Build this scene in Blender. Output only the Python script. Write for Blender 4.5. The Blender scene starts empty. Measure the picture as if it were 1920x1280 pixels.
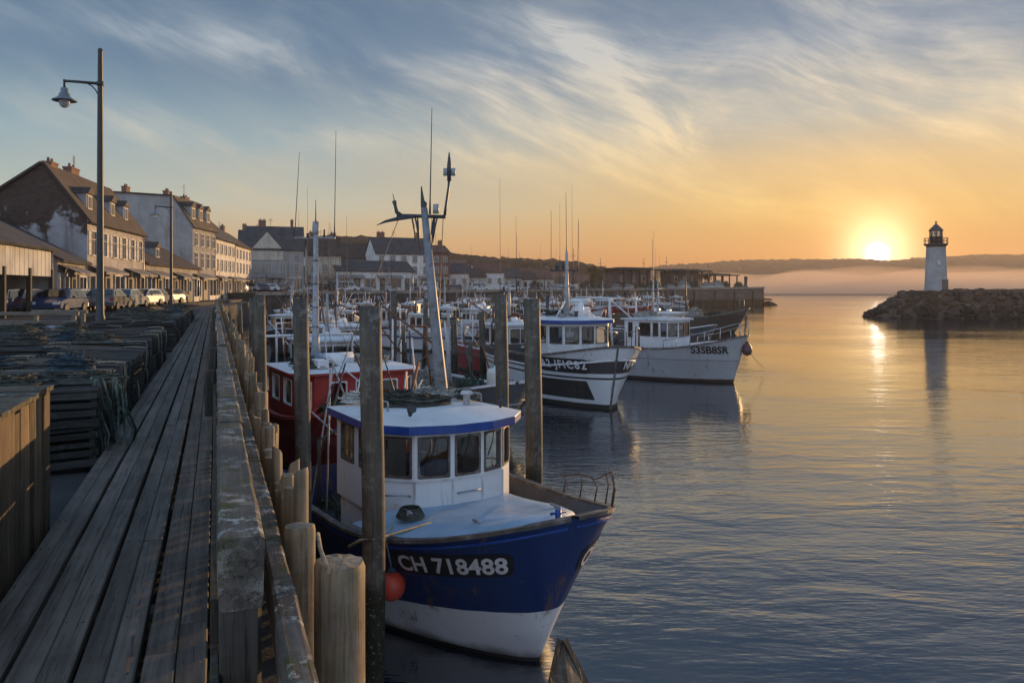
import bpy, bmesh, math, random
from mathutils import Vector, Matrix, noise
R = math.radians
scene = bpy.context.scene
col = scene.collection
random.seed(7)

# ------------------------------------------------------------------ camera
H = 4.2                      # eye height above the water (z = 0)
F = 1493.0                   # focal length in pixels of a 1920-wide picture
HOR = 541.0                  # pixel row of the horizon
cam_d = bpy.data.cameras.new("camera")
cam = bpy.data.objects.new("camera", cam_d)
col.objects.link(cam)
cam.location = (0, 0, H)
cam.rotation_euler = (R(90), 0, 0)
cam_d.sensor_width = 36.0
cam_d.lens = F / 1920.0 * 36.0
cam_d.shift_y = -(640.0 - HOR) / 1920.0
cam_d.clip_start = 0.05
cam_d.clip_end = 9000
scene.camera = cam

# ------------------------------------------------------------------ exposure
vs = scene.view_settings
vs.view_transform = 'Standard'
vs.look = 'None'
vs.gamma = 1.0
vs.exposure = 0.16
vs.use_curve_mapping = False
scene.cycles.volume_bounces = 3
scene.cycles.max_bounces = 8
scene.cycles.use_denoising = True
scene.cycles.sample_clamp_indirect = 4.0


def lin(r, g, b):
    f = lambda c: (c / 255.0 / 12.92) if c / 255.0 <= 0.04045 else ((c / 255.0 + 0.055) / 1.055) ** 2.4
    return (f(r), f(g), f(b), 1.0)


class NT:
    """small helper to write node trees"""
    def __init__(s, tree):
        s.t = tree
        s.n = tree.nodes
        s.l = tree.links

    def node(s, typ, **kw):
        n = s.n.new(typ)
        for k, v in kw.items():
            setattr(n, k, v)
        return n

    def put(s, sock, v):
        if isinstance(v, bpy.types.NodeSocket):
            s.l.new(v, sock)
        elif v is not None:
            sock.default_value = v

    def math(s, op, a, b=None, c=None, clamp=False):
        n = s.node('ShaderNodeMath', operation=op, use_clamp=clamp)
        for i, v in enumerate((a, b, c)):
            if v is not None:
                s.put(n.inputs[i], v)
        return n.outputs[0]

    def vmath(s, op, a, b=None, scale=None):
        n = s.node('ShaderNodeVectorMath', operation=op)
        s.put(n.inputs[0], a)
        if b is not None:
            s.put(n.inputs[1], b)
        if scale is not None:
            s.put(n.inputs[3], scale)
        return n

    def ramp(s, fac, stops, interp='LINEAR'):
        n = s.node('ShaderNodeValToRGB')
        cr = n.color_ramp
        cr.interpolation = interp
        while len(cr.elements) < len(stops):
            cr.elements.new(0.5)
        for e, (p, c) in zip(cr.elements, stops):
            e.position = p
            e.color = c if len(c) == 4 else (*c, 1)
        s.put(n.inputs[0], fac)
        return n.outputs[0]

    def maprange(s, v, a, b, c=0.0, d=1.0, smooth=True):
        n = s.node('ShaderNodeMapRange', interpolation_type='SMOOTHSTEP' if smooth else 'LINEAR')
        for i, x in enumerate((v, a, b, c, d)):
            s.put(n.inputs[i], x)
        return n.outputs[0]

    def mix(s, fac, a, b, mode='MIX'):
        n = s.node('ShaderNodeMix', data_type='RGBA', blend_type=mode)
        s.put(n.inputs[0], fac)
        s.put(n.inputs[6], a)
        s.put(n.inputs[7], b)
        return n.outputs[2]

    def noise(s, vec, scale, detail=4.0, rough=0.55, dist=0.0, out=0):
        n = s.node('ShaderNodeTexNoise')
        if vec is not None:
            s.put(n.inputs['Vector'], vec)
        s.put(n.inputs['Scale'], scale)
        s.put(n.inputs['Detail'], detail)
        s.put(n.inputs['Roughness'], rough)
        s.put(n.inputs['Distortion'], dist)
        return n.outputs[out]

    def mapping(s, vec, loc=(0, 0, 0), rot=(0, 0, 0), sc=(1, 1, 1)):
        n = s.node('ShaderNodeMapping')
        s.put(n.inputs[0], vec)
        n.inputs[1].default_value = loc
        n.inputs[2].default_value = rot
        n.inputs[3].default_value = sc
        return n.outputs[0]


# ------------------------------------------------------------------ sun + sky
SUN_AZ = math.atan((1645 - 960) / F)                       # to the right of the view axis
SUN_EL = math.atan((HOR - 476) / F * math.cos(SUN_AZ))
sun_dir = Vector((math.sin(SUN_AZ) * math.cos(SUN_EL), math.cos(SUN_AZ) * math.cos(SUN_EL), math.sin(SUN_EL)))

world = bpy.data.worlds.new("World")
scene.world = world
world.use_nodes = True
w = NT(world.node_tree)
w.n.clear()
tc = w.node('ShaderNodeTexCoord')
d = tc.outputs['Generated']
sep = w.node('ShaderNodeSeparateXYZ')
w.put(sep.inputs[0], d)
dz = w.math('MAXIMUM', sep.outputs[2], 0.0)
sky = w.node('ShaderNodeTexSky', sky_type='NISHITA')
sky.sun_disc = False
sky.sun_elevation = SUN_EL
sky.sun_rotation = SUN_AZ
sky.air_density = 1.2
sky.dust_density = 2.0
nishita = w.vmath('SCALE', sky.outputs[0], scale=0.10).outputs[0]
# azimuth distance from the sun (cosine in plan)
flat = w.vmath('MULTIPLY', d, (1, 1, 0)).outputs[0]
flat = w.vmath('NORMALIZE', flat).outputs[0]
azdot = w.vmath('DOT_PRODUCT', flat, (math.sin(SUN_AZ), math.cos(SUN_AZ), 0)).outputs['Value']
near_sun = w.ramp(azdot, [(0.0, (0, 0, 0)), (0.55, (0.04, 0.04, 0.04)), (0.80, (0.20, 0.20, 0.20)), (0.93, (0.62, 0.62, 0.62)), (1.0, (1, 1, 1))])
rampB = w.ramp(dz, [(0.0, lin(186, 112, 56)), (0.045, lin(186, 130, 62)), (0.09, lin(204, 166, 100)), (0.145, lin(202, 176, 132)),
                    (0.20, lin(156, 166, 166)), (0.28, lin(106, 134, 160)), (0.45, lin(66, 96, 126)), (0.65, lin(84, 116, 150)), (1.0, lin(112, 144, 182))])
rampA = w.ramp(dz, [(0.0, lin(164, 114, 88)), (0.03, lin(172, 132, 102)), (0.06, lin(188, 168, 134)), (0.10, lin(172, 184, 176)),
                    (0.17, lin(132, 164, 178)), (0.25, lin(88, 122, 150)), (0.45, lin(64, 94, 124)), (0.65, lin(84, 116, 150)), (1.0, lin(112, 144, 182))])
rampC = w.ramp(dz, [(0.0, lin(226, 234, 248)), (0.2, lin(222, 240, 266)), (0.6, lin(176, 206, 246)), (1.0, lin(112, 144, 182))])  # unseen sky behind the camera, brightened as added fill for camera-facing surfaces
skycol = w.mix(near_sun, rampA, rampB)
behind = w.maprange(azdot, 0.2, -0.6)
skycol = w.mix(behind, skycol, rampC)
skycol = w.mix(0.03, skycol, nishita)
# cirrus: feathery streaks laid out by azimuth and elevation (units of ten degrees)
az = w.math('ARCTAN2', sep.outputs[0], sep.outputs[1])
el = w.math('ARCSINE', sep.outputs[2])
comb = w.node('ShaderNodeCombineXYZ')
w.put(comb.inputs[0], w.math('MULTIPLY', az, 18.0 / math.pi))
w.put(comb.inputs[1], w.math('MULTIPLY', el, 18.0 / math.pi))
p2 = comb.outputs[0]
warp = w.noise(p2, 0.75, 1.0, 0.4, out=1)
warp = w.vmath('SUBTRACT', warp, (0.5, 0.5, 0.5)).outputs[0]
warp = w.vmath('SCALE', warp, scale=0.6).outputs[0]
p3 = w.vmath('ADD', p2, warp).outputs[0]
turned = lambda v, deg, sx, sy, off=(0, 0, 0): w.vmath('MULTIPLY', w.mapping(v, loc=off, rot=(0, 0, R(deg))), (sx, sy, 1)).outputs[0]
c1 = w.noise(turned(p3, 16, 0.30, 1.25, (3.1, 0.4, 0)), 1.6, 9.0, 0.60, 0.1)
c2 = w.noise(turned(p3, 40, 0.35, 1.9, (0.3, 5.2, 0)), 1.6, 9.0, 0.62, 0.1)
fib = w.noise(turned(p3, 20, 0.28, 5.0), 2.4, 9.0, 0.66)
fib2 = w.noise(turned(p3, -14, 1.2, 5.0, (2, 2, 0)), 2.0, 8.0, 0.68)
puff = w.noise(w.mapping(p3, loc=(7, 1, 0)), 2.6, 7.0, 0.6)


def blob(x, y, rx, ry, deg, k):
    v = turned(w.vmath('SUBTRACT', p2, (x, y, 0)).outputs[0], deg, 1 / rx, 1 / ry)
    dd = w.vmath('LENGTH', v).outputs['Value']
    return w.math('MULTIPLY', w.math('EXPONENT', w.math('MULTIPLY', w.math('POWER', dd, 2.0), -1.0)), k)


nm = w.noise(w.mapping(p2, loc=(1.7, 2.3, 0)), 0.6, 3.0, 0.55)
mask = w.math('MULTIPLY', w.maprange(nm, 0.42, 0.66), 0.45)
for args in ((2.1, 1.33, 1.15, 0.42, 16, 1.0), (3.1, 1.32, 0.45, 0.38, 5, 0.9), (1.95, 0.92, 0.45, 0.30, 20, 0.8), (2.4, 0.66, 1.0, 0.16, 9, 0.9), (1.2, 0.86, 1.2, 0.22, 8, 0.7),
             (-1.0, 1.45, 1.9, 0.24, 9, 0.9), (0.2, 1.62, 0.9, 0.40, 20, 0.6), (-2.6, 1.62, 0.8, 0.07, 4, 0.7), (-2.0, 1.02, 1.6, 0.16, 3, 0.85), (2.3, 1.85, 0.8, 0.15, 12, 0.7), (0.2, 1.05, 1.4, 0.25, 6, 0.75)):
    mask = w.math('ADD', mask, blob(*args))
mask = w.math('MINIMUM', mask, 1.0)
mask2 = w.math('MINIMUM', w.math('ADD', w.math('ADD', blob(0.62, 1.62, 0.5, 0.10, 30, 1.0), blob(1.05, 1.22, 0.42, 0.13, 46, 1.3)), w.math('MULTIPLY', mask, 0.25)), 1.0)
c1 = w.maprange(c1, 0.38, 0.70)
c2 = w.maprange(c2, 0.34, 0.62)
tex = w.math('MULTIPLY_ADD', w.math('MULTIPLY', w.maprange(fib, 0.28, 0.72), w.maprange(fib2, 0.0, 0.5)), 0.62, w.math('MULTIPLY_ADD', puff, 1.0, -0.05))
cl = w.math('ADD', w.math('MULTIPLY', c1, mask), w.math('MULTIPLY', c2, mask2))
cl = w.math('MULTIPLY', cl, tex, clamp=True)
cl = w.math('MULTIPLY', cl, w.maprange(dz, 0.03, 0.10))
ccolN = w.ramp(dz, [(0.0, lin(250, 190, 100)), (0.10, lin(255, 218, 136)), (0.18, lin(250, 222, 172)), (0.28, lin(220, 214, 200)), (1.0, lin(170, 178, 190))])
ccolF = w.ramp(dz, [(0.0, lin(215, 160, 115)), (0.10, lin(206, 180, 140)), (0.18, lin(196, 196, 184)), (0.28, lin(168, 180, 190)), (1.0, lin(140, 152, 172))])
ccol = w.mix(near_sun, ccolF, ccolN)
skycol = w.mix(w.math('MULTIPLY', cl, 0.78), skycol, ccol)
# the sun itself and the glow round it
dot = w.vmath('DOT_PRODUCT', d, tuple(sun_dir)).outputs['Value']
ang = w.math('ARCCOSINE', w.math('MINIMUM', dot, 0.9999999))
g0 = w.math('EXPONENT', w.math('MULTIPLY', w.math('POWER', w.math('DIVIDE', ang, R(0.36)), 2.0), -1.0))
g1 = w.math('EXPONENT', w.math('MULTIPLY', w.math('POWER', w.math('DIVIDE', ang, R(1.6)), 2.0), -1.0))
g2 = w.math('EXPONENT', w.math('DIVIDE', ang, -R(3.4)))
# pillar of bright haze above the sun
daz = w.math('ARCCOSINE', w.math('MINIMUM', azdot, 0.9999999))
pil = w.math('MULTIPLY', w.math('EXPONENT', w.math('MULTIPLY', w.math('POWER', w.math('DIVIDE', daz, R(2.2)), 2.0), -1.0)),
             w.maprange(dz, 0.12, 0.04))
add = w.vmath('SCALE', (1.0, 0.95, 0.9), scale=w.math('MULTIPLY', g0, 18.0)).outputs[0]
add = w.vmath('ADD', add, w.vmath('SCALE', (1.0, 0.80, 0.50), scale=w.math('MULTIPLY', g1, 0.9)).outputs[0]).outputs[0]
add = w.vmath('ADD', add, w.vmath('SCALE', (1.0, 0.62, 0.22), scale=w.math('MULTIPLY', g2, 0.42)).outputs[0]).outputs[0]
add = w.vmath('ADD', add, w.vmath('SCALE', (1.0, 0.84, 0.5), scale=w.math('MULTIPLY', pil, 0.62)).outputs[0]).outputs[0]
skycol = w.vmath('ADD', skycol, add).outputs[0]
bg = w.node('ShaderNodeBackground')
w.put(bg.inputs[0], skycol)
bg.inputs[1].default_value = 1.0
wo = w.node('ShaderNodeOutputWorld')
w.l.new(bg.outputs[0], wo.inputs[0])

sd = bpy.data.lights.new("sun", 'SUN')
sun = bpy.data.objects.new("sun", sd)
col.objects.link(sun)
sd.energy = 5.0
sd.angle = R(0.5)
sd.color = (1.0, 0.60, 0.26)
lamp_el = R(3.4)
lamp_az = R(37.0)
lamp_dir = Vector((math.sin(lamp_az) * math.cos(lamp_el), math.cos(lamp_az) * math.cos(lamp_el), math.sin(lamp_el)))
sun.rotation_euler = (-lamp_dir).to_track_quat('-Z', 'Y').to_euler()

# ------------------------------------------------------------------ mesh + object helpers
def at(px, py, Y):
    """world point seen at pixel (px, py) of the 1920-wide photo at depth Y"""
    return Vector(((px - 960.0) / F * Y, Y, H - (py - HOR) / F * Y))


def prop(o, label=None, cat=None, group=None, kind=None):
    if label: o['label'] = label
    if cat: o['category'] = cat
    if group: o['group'] = group
    if kind: o['kind'] = kind
    return o


def empty(name, loc, rz=0.0, label=None, cat=None, group=None):
    o = bpy.data.objects.new(name, None)
    col.objects.link(o)
    o.location = loc
    o.rotation_euler = (0, 0, rz)
    o.empty_display_size = 0.2
    return prop(o, label, cat, group)


class MB:
    """collects shapes; build() links them as one mesh object"""
    def __init__(s):
        s.v, s.f, s.sm, s.mi = [], [], [], []
        s.m = 0

    def add(s, vs, fs, smooth=False):
        b = len(s.v)
        s.v += [tuple(p) for p in vs]
        for f in fs:
            s.f.append([i + b for i in f])
            s.sm.append(smooth)
            s.mi.append(s.m)
        return s

    def box(s, c, size, rz=0.0, mat=None):
        x, y, z = size[0] / 2, size[1] / 2, size[2] / 2
        pts = [Vector(p) for p in ((-x, -y, -z), (x, -y, -z), (x, y, -z), (-x, y, -z), (-x, -y, z), (x, -y, z), (x, y, z), (-x, y, z))]
        rot = mat if mat is not None else Matrix.Rotation(rz, 3, 'Z')
        c = Vector(c)
        return s.add([rot @ p + c for p in pts], [(0, 3, 2, 1), (4, 5, 6, 7), (0, 1, 5, 4), (1, 2, 6, 5), (2, 3, 7, 6), (3, 0, 4, 7)])

    def beam(s, a, b, wd, ht, up=(0, 0, 1)):
        a, b = Vector(a), Vector(b)
        d = (b - a)
        L = d.length
        if L < 1e-6: return s
        d.normalize()
        u = Vector(up)
        x = d.cross(u)
        if x.length < 1e-4:
            x = d.cross(Vector((1, 0, 0)))
        x.normalize()
        z = x.cross(d)
        m = Matrix((x, d, z)).transposed()
        return s.box((a + b) / 2, (wd, L, ht), mat=m)

    def tube(s, pts, r, n=8, caps=True, smooth=True):
        pts = [Vector(p) for p in pts]
        rs = r if isinstance(r, (list, tuple)) else [r] * len(pts)
        vs, fs = [], []
        prev = None
        for i, p in enumerate(pts):
            t = (pts[min(i + 1, len(pts) - 1)] - pts[max(i - 1, 0)])
            if t.length < 1e-9: t = Vector((0, 0, 1))
            t.normalize()
            if prev is None:
                x = t.cross(Vector((0, 0, 1)))
                if x.length < 1e-3: x = t.cross(Vector((1, 0, 0)))
            else:
                x = prev - t * prev.dot(t)
            x.normalize()
            prev = x
            y = t.cross(x)
            for k in range(n):
                a = 2 * math.pi * k / n
                vs.append(p + (x * math.cos(a) + y * math.sin(a)) * rs[i])
        for i in range(len(pts) - 1):
            for k in range(n):
                k2 = (k + 1) % n
                fs.append((i * n + k, i * n + k2, (i + 1) * n + k2, (i + 1) * n + k))
        s.add(vs, fs, smooth)
        if caps:
            b = len(s.v) - len(vs)
            s.f.append([b + k for k in range(n)][::-1]); s.sm.append(False); s.mi.append(s.m)
            s.f.append([b + (len(pts) - 1) * n + k for k in range(n)]); s.sm.append(False); s.mi.append(s.m)
        return s

    def lathe(s, c, prof, n=16, smooth=True):
        c = Vector(c)
        vs, fs = [], []
        for (r, z) in prof:
            for k in range(n):
                a = 2 * math.pi * k / n
                vs.append(c + Vector((r * math.cos(a), r * math.sin(a), z)))
        for i in range(len(prof) - 1):
            for k in range(n):
                k2 = (k + 1) % n
                fs.append((i * n + k, i * n + k2, (i + 1) * n + k2, (i + 1) * n + k))
        s.add(vs, fs, smooth)
        b = len(s.v) - len(vs)
        for ring, rev in ((0, True), (len(prof) - 1, False)):
            if prof[ring][0] > 1e-4:
                f = [b + ring * n + k for k in range(n)]
                s.f.append(f[::-1] if rev else f); s.sm.append(False); s.mi.append(s.m)
        return s

    def ball(s, c, r, n=14, sq=1.0):
        m = n // 2
        return s.lathe(c, [(max(1e-5, r * math.sin(math.pi * i / m)), -r * sq * math.cos(math.pi * i / m)) for i in range(m + 1)], n)

    def prism(s, poly, z0, z1, smooth=False):
        """plan polygon (counter-clockwise) between two heights; z may be a list per vertex"""
        n = len(poly)
        za = z0 if isinstance(z0, (list, tuple)) else [z0] * n
        zb = z1 if isinstance(z1, (list, tuple)) else [z1] * n
        vs = [(p[0], p[1], za[i]) for i, p in enumerate(poly)] + [(p[0], p[1], zb[i]) for i, p in enumerate(poly)]
        fs = [tuple(range(n))[::-1], tuple(range(n, 2 * n))] + [(i, (i + 1) % n, n + (i + 1) % n, n + i) for i in range(n)]
        return s.add(vs, fs, smooth)

    def grid(s, rows, smooth=True, flip=False):
        """rows: list of equal-length point lists"""
        nn = len(rows[0])
        vs = [p for r in rows for p in r]
        fs = []
        for i in range(len(rows) - 1):
            for k in range(nn - 1):
                q = (i * nn + k, i * nn + k + 1, (i + 1) * nn + k + 1, (i + 1) * nn + k)
                fs.append(q[::-1] if flip else q)
        return s.add(vs, fs, smooth)

    def build(s, name, mat, parent=None, bevel=0.0, recalc=True):
        me = bpy.data.meshes.new(name)
        me.from_pydata(s.v, [], s.f)
        me.polygons.foreach_set('use_smooth', s.sm)
        if isinstance(mat, (list, tuple)):
            for m in mat: me.materials.append(m)
            me.polygons.foreach_set('material_index', s.mi)
        elif mat is not None:
            me.materials.append(mat)
        if recalc:
            bm = bmesh.new()
            bm.from_mesh(me)
            bmesh.ops.recalc_face_normals(bm, faces=bm.faces)
            bm.to_mesh(me)
            bm.free()
        me.update()
        o = bpy.data.objects.new(name, me)
        col.objects.link(o)
        if parent is not None:
            o.parent = parent
        if bevel > 0:
            b = o.modifiers.new('bevel', 'BEVEL')
            b.width = bevel
            b.segments = 2
            b.limit_method = 'ANGLE'
            b.angle_limit = R(40)
        return o


def copy_tree(o, parent=None):
    c = o.copy()
    col.objects.link(c)
    if parent is not None:
        c.parent = parent
    for ch in list(o.children):
        copy_tree(ch, c)
    return c


# ------------------------------------------------------------------ materials
MATS = {}


def pbr(name, color=(0.5, 0.5, 0.5), rough=0.6, metal=0.0, var=0.25, vscale=3.0, stretch=(1, 1, 1), bump=0.0, bscale=20.0,
        dirt=None, dirt_amt=0.0, dirt_scale=2.0, coat=0.0, island=0.0, spec=0.5):
    """colour with large and small mottling, optional dirt patches, bump and per-piece variation"""
    if name in MATS: return MATS[name]
    m = bpy.data.materials.new(name)
    m.use_nodes = True
    t = NT(m.node_tree)
    b = t.n['Principled BSDF']
    co = t.node('ShaderNodeTexCoord').outputs['Object']
    co = t.mapping(co, sc=stretch)
    c = (*color, 1) if len(color) == 3 else color
    dark = tuple(x * (1 - var) for x in c[:3]) + (1,)
    lite = tuple(min(1, x * (1 + var)) for x in c[:3]) + (1,)
    n1 = t.noise(co, vscale, 6.0, 0.6)
    base = t.mix(t.maprange(n1, 0.3, 0.7), dark, lite)
    if island > 0:
        g = t.node('ShaderNodeNewGeometry')
        k = t.maprange(g.outputs['Random Per Island'], 0, 1, 1 - island, 1 + island, smooth=False)
        base = t.vmath('SCALE', base, scale=k).outputs[0]
    if dirt is not None:
        n2 = t.noise(co, dirt_scale, 8.0, 0.68, 0.4)
        base = t.mix(t.math('MULTIPLY', t.maprange(n2, 0.52, 0.66), dirt_amt), base, (*dirt, 1))
    t.put(b.inputs['Base Color'], base)
    t.put(b.inputs['Roughness'], t.math('ADD', t.math('MULTIPLY', n1, 0.2), rough - 0.1, clamp=True))
    b.inputs['Metallic'].default_value = metal
    b.inputs['Specular IOR Level'].default_value = spec
    if coat: b.inputs['Coat Weight'].default_value = coat
    if bump > 0:
        n3 = t.noise(co, bscale, 5.0, 0.65)
        bp = t.node('ShaderNodeBump')
        bp.inputs['Strength'].default_value = 0.6
        bp.inputs['Distance'].default_value = bump
        t.put(bp.inputs['Height'], n3)
        t.l.new(bp.outputs[0], b.inputs['Normal'])
    MATS[name] = m
    return m


def weathered_wood(name, color, axis=1, gr=1.0, lichen=0.0, moss=0.0, island=0.3, lichen_col=(0.42, 0.42, 0.38), crack=0.5, scale=1.0, spec=0.25, tide=None):
    """grey, grained timber; grain runs along the object axis given; lichen and moss grow on upward faces"""
    if name in MATS: return MATS[name]
    m = bpy.data.materials.new(name)
    m.use_nodes = True
    t = NT(m.node_tree)
    b = t.n['Principled BSDF']
    co = t.node('ShaderNodeTexCoord').outputs['Object']
    g = t.node('ShaderNodeNewGeometry')
    rnd = g.outputs['Random Per Island']
    off = t.node('ShaderNodeCombineXYZ')
    for i in range(3): t.put(off.inputs[i], t.math('MULTIPLY', rnd, (17.3, 31.7, 11.9)[i]))
    co2 = t.vmath('ADD', co, off.outputs[0]).outputs[0]
    st = [22 * scale, 22 * scale, 22 * scale]
    st[axis] = 0.9 * scale
    grain = t.noise(t.mapping(co2, sc=st), 1.0, 7.0, 0.65, 0.6)
    st2 = [60 * scale, 60 * scale, 60 * scale]
    st2[axis] = 1.6 * scale
    fine = t.noise(t.mapping(co2, sc=st2), 1.0, 5.0, 0.7, 0.3)
    blot = t.noise(co2, 2.3 * scale, 6.0, 0.6)
    k = t.math('ADD', t.math('MULTIPLY', grain, 0.9), t.math('MULTIPLY', blot, 0.55))
    base = t.ramp(k, [(0.42, tuple(x * 0.30 for x in color)), (0.66, tuple(x * 0.85 for x in color)), (0.88, tuple(min(1, x * 1.55) for x in color))])
    if island: base = t.vmath('SCALE', base, scale=t.maprange(rnd, 0, 1, 1 - island, 1 + island, smooth=False)).outputs[0]
    cr = t.maprange(fine, 0.36, 0.30)
    base = t.mix(t.math('MULTIPLY', cr, crack), base, (0.006, 0.005, 0.004, 1))
    nz = t.node('ShaderNodeSeparateXYZ')
    t.put(nz.inputs[0], g.outputs['Normal'])
    upf = t.maprange(nz.outputs[2], 0.1, 0.7, 0.45, 1.0)
    if moss > 0:
        mo = t.noise(co2, 5.0 * scale, 8.0, 0.7)
        base = t.mix(t.math('MULTIPLY', t.math('MULTIPLY', t.maprange(mo, 0.50, 0.64), upf), moss), base, (0.060, 0.064, 0.014, 1))
    if lichen > 0:
        li = t.noise(co2, 9.0 * scale, 9.0, 0.75)
        li2 = t.noise(co2, 2.0 * scale, 3.0, 0.6)
        f = t.math('MULTIPLY', t.maprange(li, 0.50, 0.58), t.maprange(li2, 0.40, 0.58))
        base = t.mix(t.math('MULTIPLY', t.math('MULTIPLY', f, upf), lichen), base, (*lichen_col, 1))
    if tide is not None:
        sz = t.node('ShaderNodeSeparateXYZ'); t.put(sz.inputs[0], co)
        zt_ = t.math('ADD', sz.outputs[2], t.math('MULTIPLY', t.math('SUBTRACT', blot, 0.5), 1.1))
        base = t.mix(t.math('MULTIPLY', t.maprange(zt_, tide + 0.25, tide - 0.25), 0.9), base, (0.014, 0.017, 0.008, 1))
        bar = t.math('MULTIPLY', t.maprange(t.noise(co, 34.0, 3.0, 0.6), 0.60, 0.66), t.maprange(zt_, tide + 0.1, tide - 0.3))
        base = t.mix(t.math('MULTIPLY', bar, 0.6), base, (0.26, 0.25, 0.22, 1))
    t.put(b.inputs['Base Color'], base)
    b.inputs['Roughness'].default_value = 0.62
    b.inputs['Specular IOR Level'].default_value = spec
    hgt = t.math('ADD', t.math('MULTIPLY', grain, 0.5), t.math('MULTIPLY', t.maprange(fine, 0.30, 0.42), 0.8 * gr))
    bp = t.node('ShaderNodeBump')
    bp.inputs['Strength'].default_value = 0.7
    bp.inputs['Distance'].default_value = 0.012
    t.put(bp.inputs['Height'], hgt)
    t.l.new(bp.outputs[0], b.inputs['Normal'])
    MATS[name] = m
    return m


def water_mat():
    m = bpy.data.materials.new('harbour_water')
    m.use_nodes = True
    t = NT(m.node_tree)
    b = t.n['Principled BSDF']
    co = t.node('ShaderNodeTexCoord').outputs['Object']
    b.inputs['Base Color'].default_value = (0.006, 0.014, 0.022, 1)
    b.inputs['Roughness'].default_value = 0.06
    b.inputs['IOR'].default_value = 3.0
    a1 = t.noise(t.mapping(co, rot=(0, 0, R(12)), sc=(0.55, 1.6, 1)), 1.7, 3.0, 0.5, 0.4)
    a2 = t.noise(t.mapping(co, rot=(0, 0, R(-14)), sc=(0.5, 1.5, 1)), 5.2, 3.0, 0.55, 0.3)
    a3 = t.noise(t.mapping(co, rot=(0, 0, R(4)), sc=(0.5, 1.5, 1)), 0.42, 2.0, 0.5)
    a4 = t.noise(t.mapping(co, rot=(0, 0, R(-6)), sc=(0.5, 1.4, 1)), 13.0, 2.0, 0.5)
    patch = t.noise(t.mapping(co, sc=(0.6, 1.0, 1)), 0.07, 3.0, 0.55)
    pk = t.maprange(patch, 0.38, 0.62, 0.35, 1.0)
    a5 = t.noise(t.mapping(co, rot=(0, 0, R(8)), sc=(0.6, 1.25, 1)), 0.85, 3.0, 0.55, 0.5)
    h = t.math('ADD', t.math('MULTIPLY_ADD', a4, 0.012, t.math('MULTIPLY', a1, 0.060)), t.math('ADD', t.math('MULTIPLY_ADD', a2, 0.030, t.math('MULTIPLY', a5, 0.15)), t.math('MULTIPLY', a3, 0.10)))
    sy = t.node('ShaderNodeSeparateXYZ'); t.put(sy.inputs[0], co)
    pk = t.math('MULTIPLY', pk, t.maprange(sy.outputs[1], 12.0, 60.0, 0.95, 0.58))   # the outer basin lies calmer
    h = t.math('MULTIPLY', h, pk)
    bp = t.node('ShaderNodeBump')
    bp.inputs['Strength'].default_value = 1.0
    bp.inputs['Distance'].default_value = 0.30
    t.put(bp.inputs['Height'], h)
    t.l.new(bp.outputs[0], b.inputs['Normal'])
    return m


def struct(o):
    o['kind'] = 'structure'
    return o


# ------------------------------------------------------------------ water, hills, mist
mb = MB()
mb.add([(-2500, -60, 0), (4000, -60, 0), (4000, 5000, 0), (-2500, 5000, 0)], [(0, 1, 2, 3)])
struct(mb.build('harbour_water', water_mat()))


def interp(tab, x):
    if x <= tab[0][0]: return tab[0][1]
    for (a, va), (b, vb) in zip(tab, tab[1:]):
        if x <= b:
            return va + (vb - va) * (x - a) / (b - a)
    return tab[-1][1]


def hill(name, sil, Y, depth, x0, x1, n, mat, rough, seed, bumps=1.0):
    """a ridge whose crest follows (pixel, row) pairs at depth Y, falling to the shore in front"""
    rows = []
    for j in range(25):
        tt = j / 24.0
        row = []
        for i in range(n + 1):
            px = x0 + (x1 - x0) * i / n
            X = (px - 960) / F * Y
            top = H - (interp(sil, px) - HOR) / F * Y
            prof = math.sin(min(1.0, tt / 0.6) * math.pi / 2) if tt < 0.6 else math.cos((tt - 0.6) / 0.4 * math.pi / 2)
            y = Y + (tt - 0.6) * depth
            z = top * prof
            nz_ = noise.fractal(Vector((X * 0.012 + seed, y * 0.012, 0)), 0.9, 2.0, 6) * rough
            nz_ += (noise.noise(Vector((X * 0.11 + seed, y * 0.11, 3))) + 0.8 * noise.noise(Vector((X * 0.31, y * 0.31, 7)))) * bumps
            z += nz_ * min(1.0, prof * 1.4)
            row.append((X, y, max(-1.0, z) if 0 < j < 24 else -1.0))
        rows.append(row)
    mb = MB()
    mb.grid(rows, smooth=False)
    return struct(mb.build(name, mat))


m_hill = pbr('hill_woodland', (0.040, 0.034, 0.024), 0.95, var=0.5, vscale=0.05, spec=0.1)
hill('far_hill', [(1000, 520), (1180, 508), (1240, 499), (1330, 493), (1400, 489), (1500, 487), (1600, 488), (1645, 490), (1700, 487), (1760, 482), (1850, 478), (1920, 477), (2200, 470), (2500, 468)],
     1500, 500, 900, 2600, 900, m_hill, 3.0, 2.0, 3.2)
hill('town_hill', [(200, 466), (480, 450), (560, 445), (640, 442), (760, 454), (840, 476), (900, 484), (1000, 491), (1080, 499), (1130, 508), (1180, 520), (1230, 534), (1300, 545)],
     430, 230, 100, 1300, 620, m_hill, 2.6, 9.0, 1.2)


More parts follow.
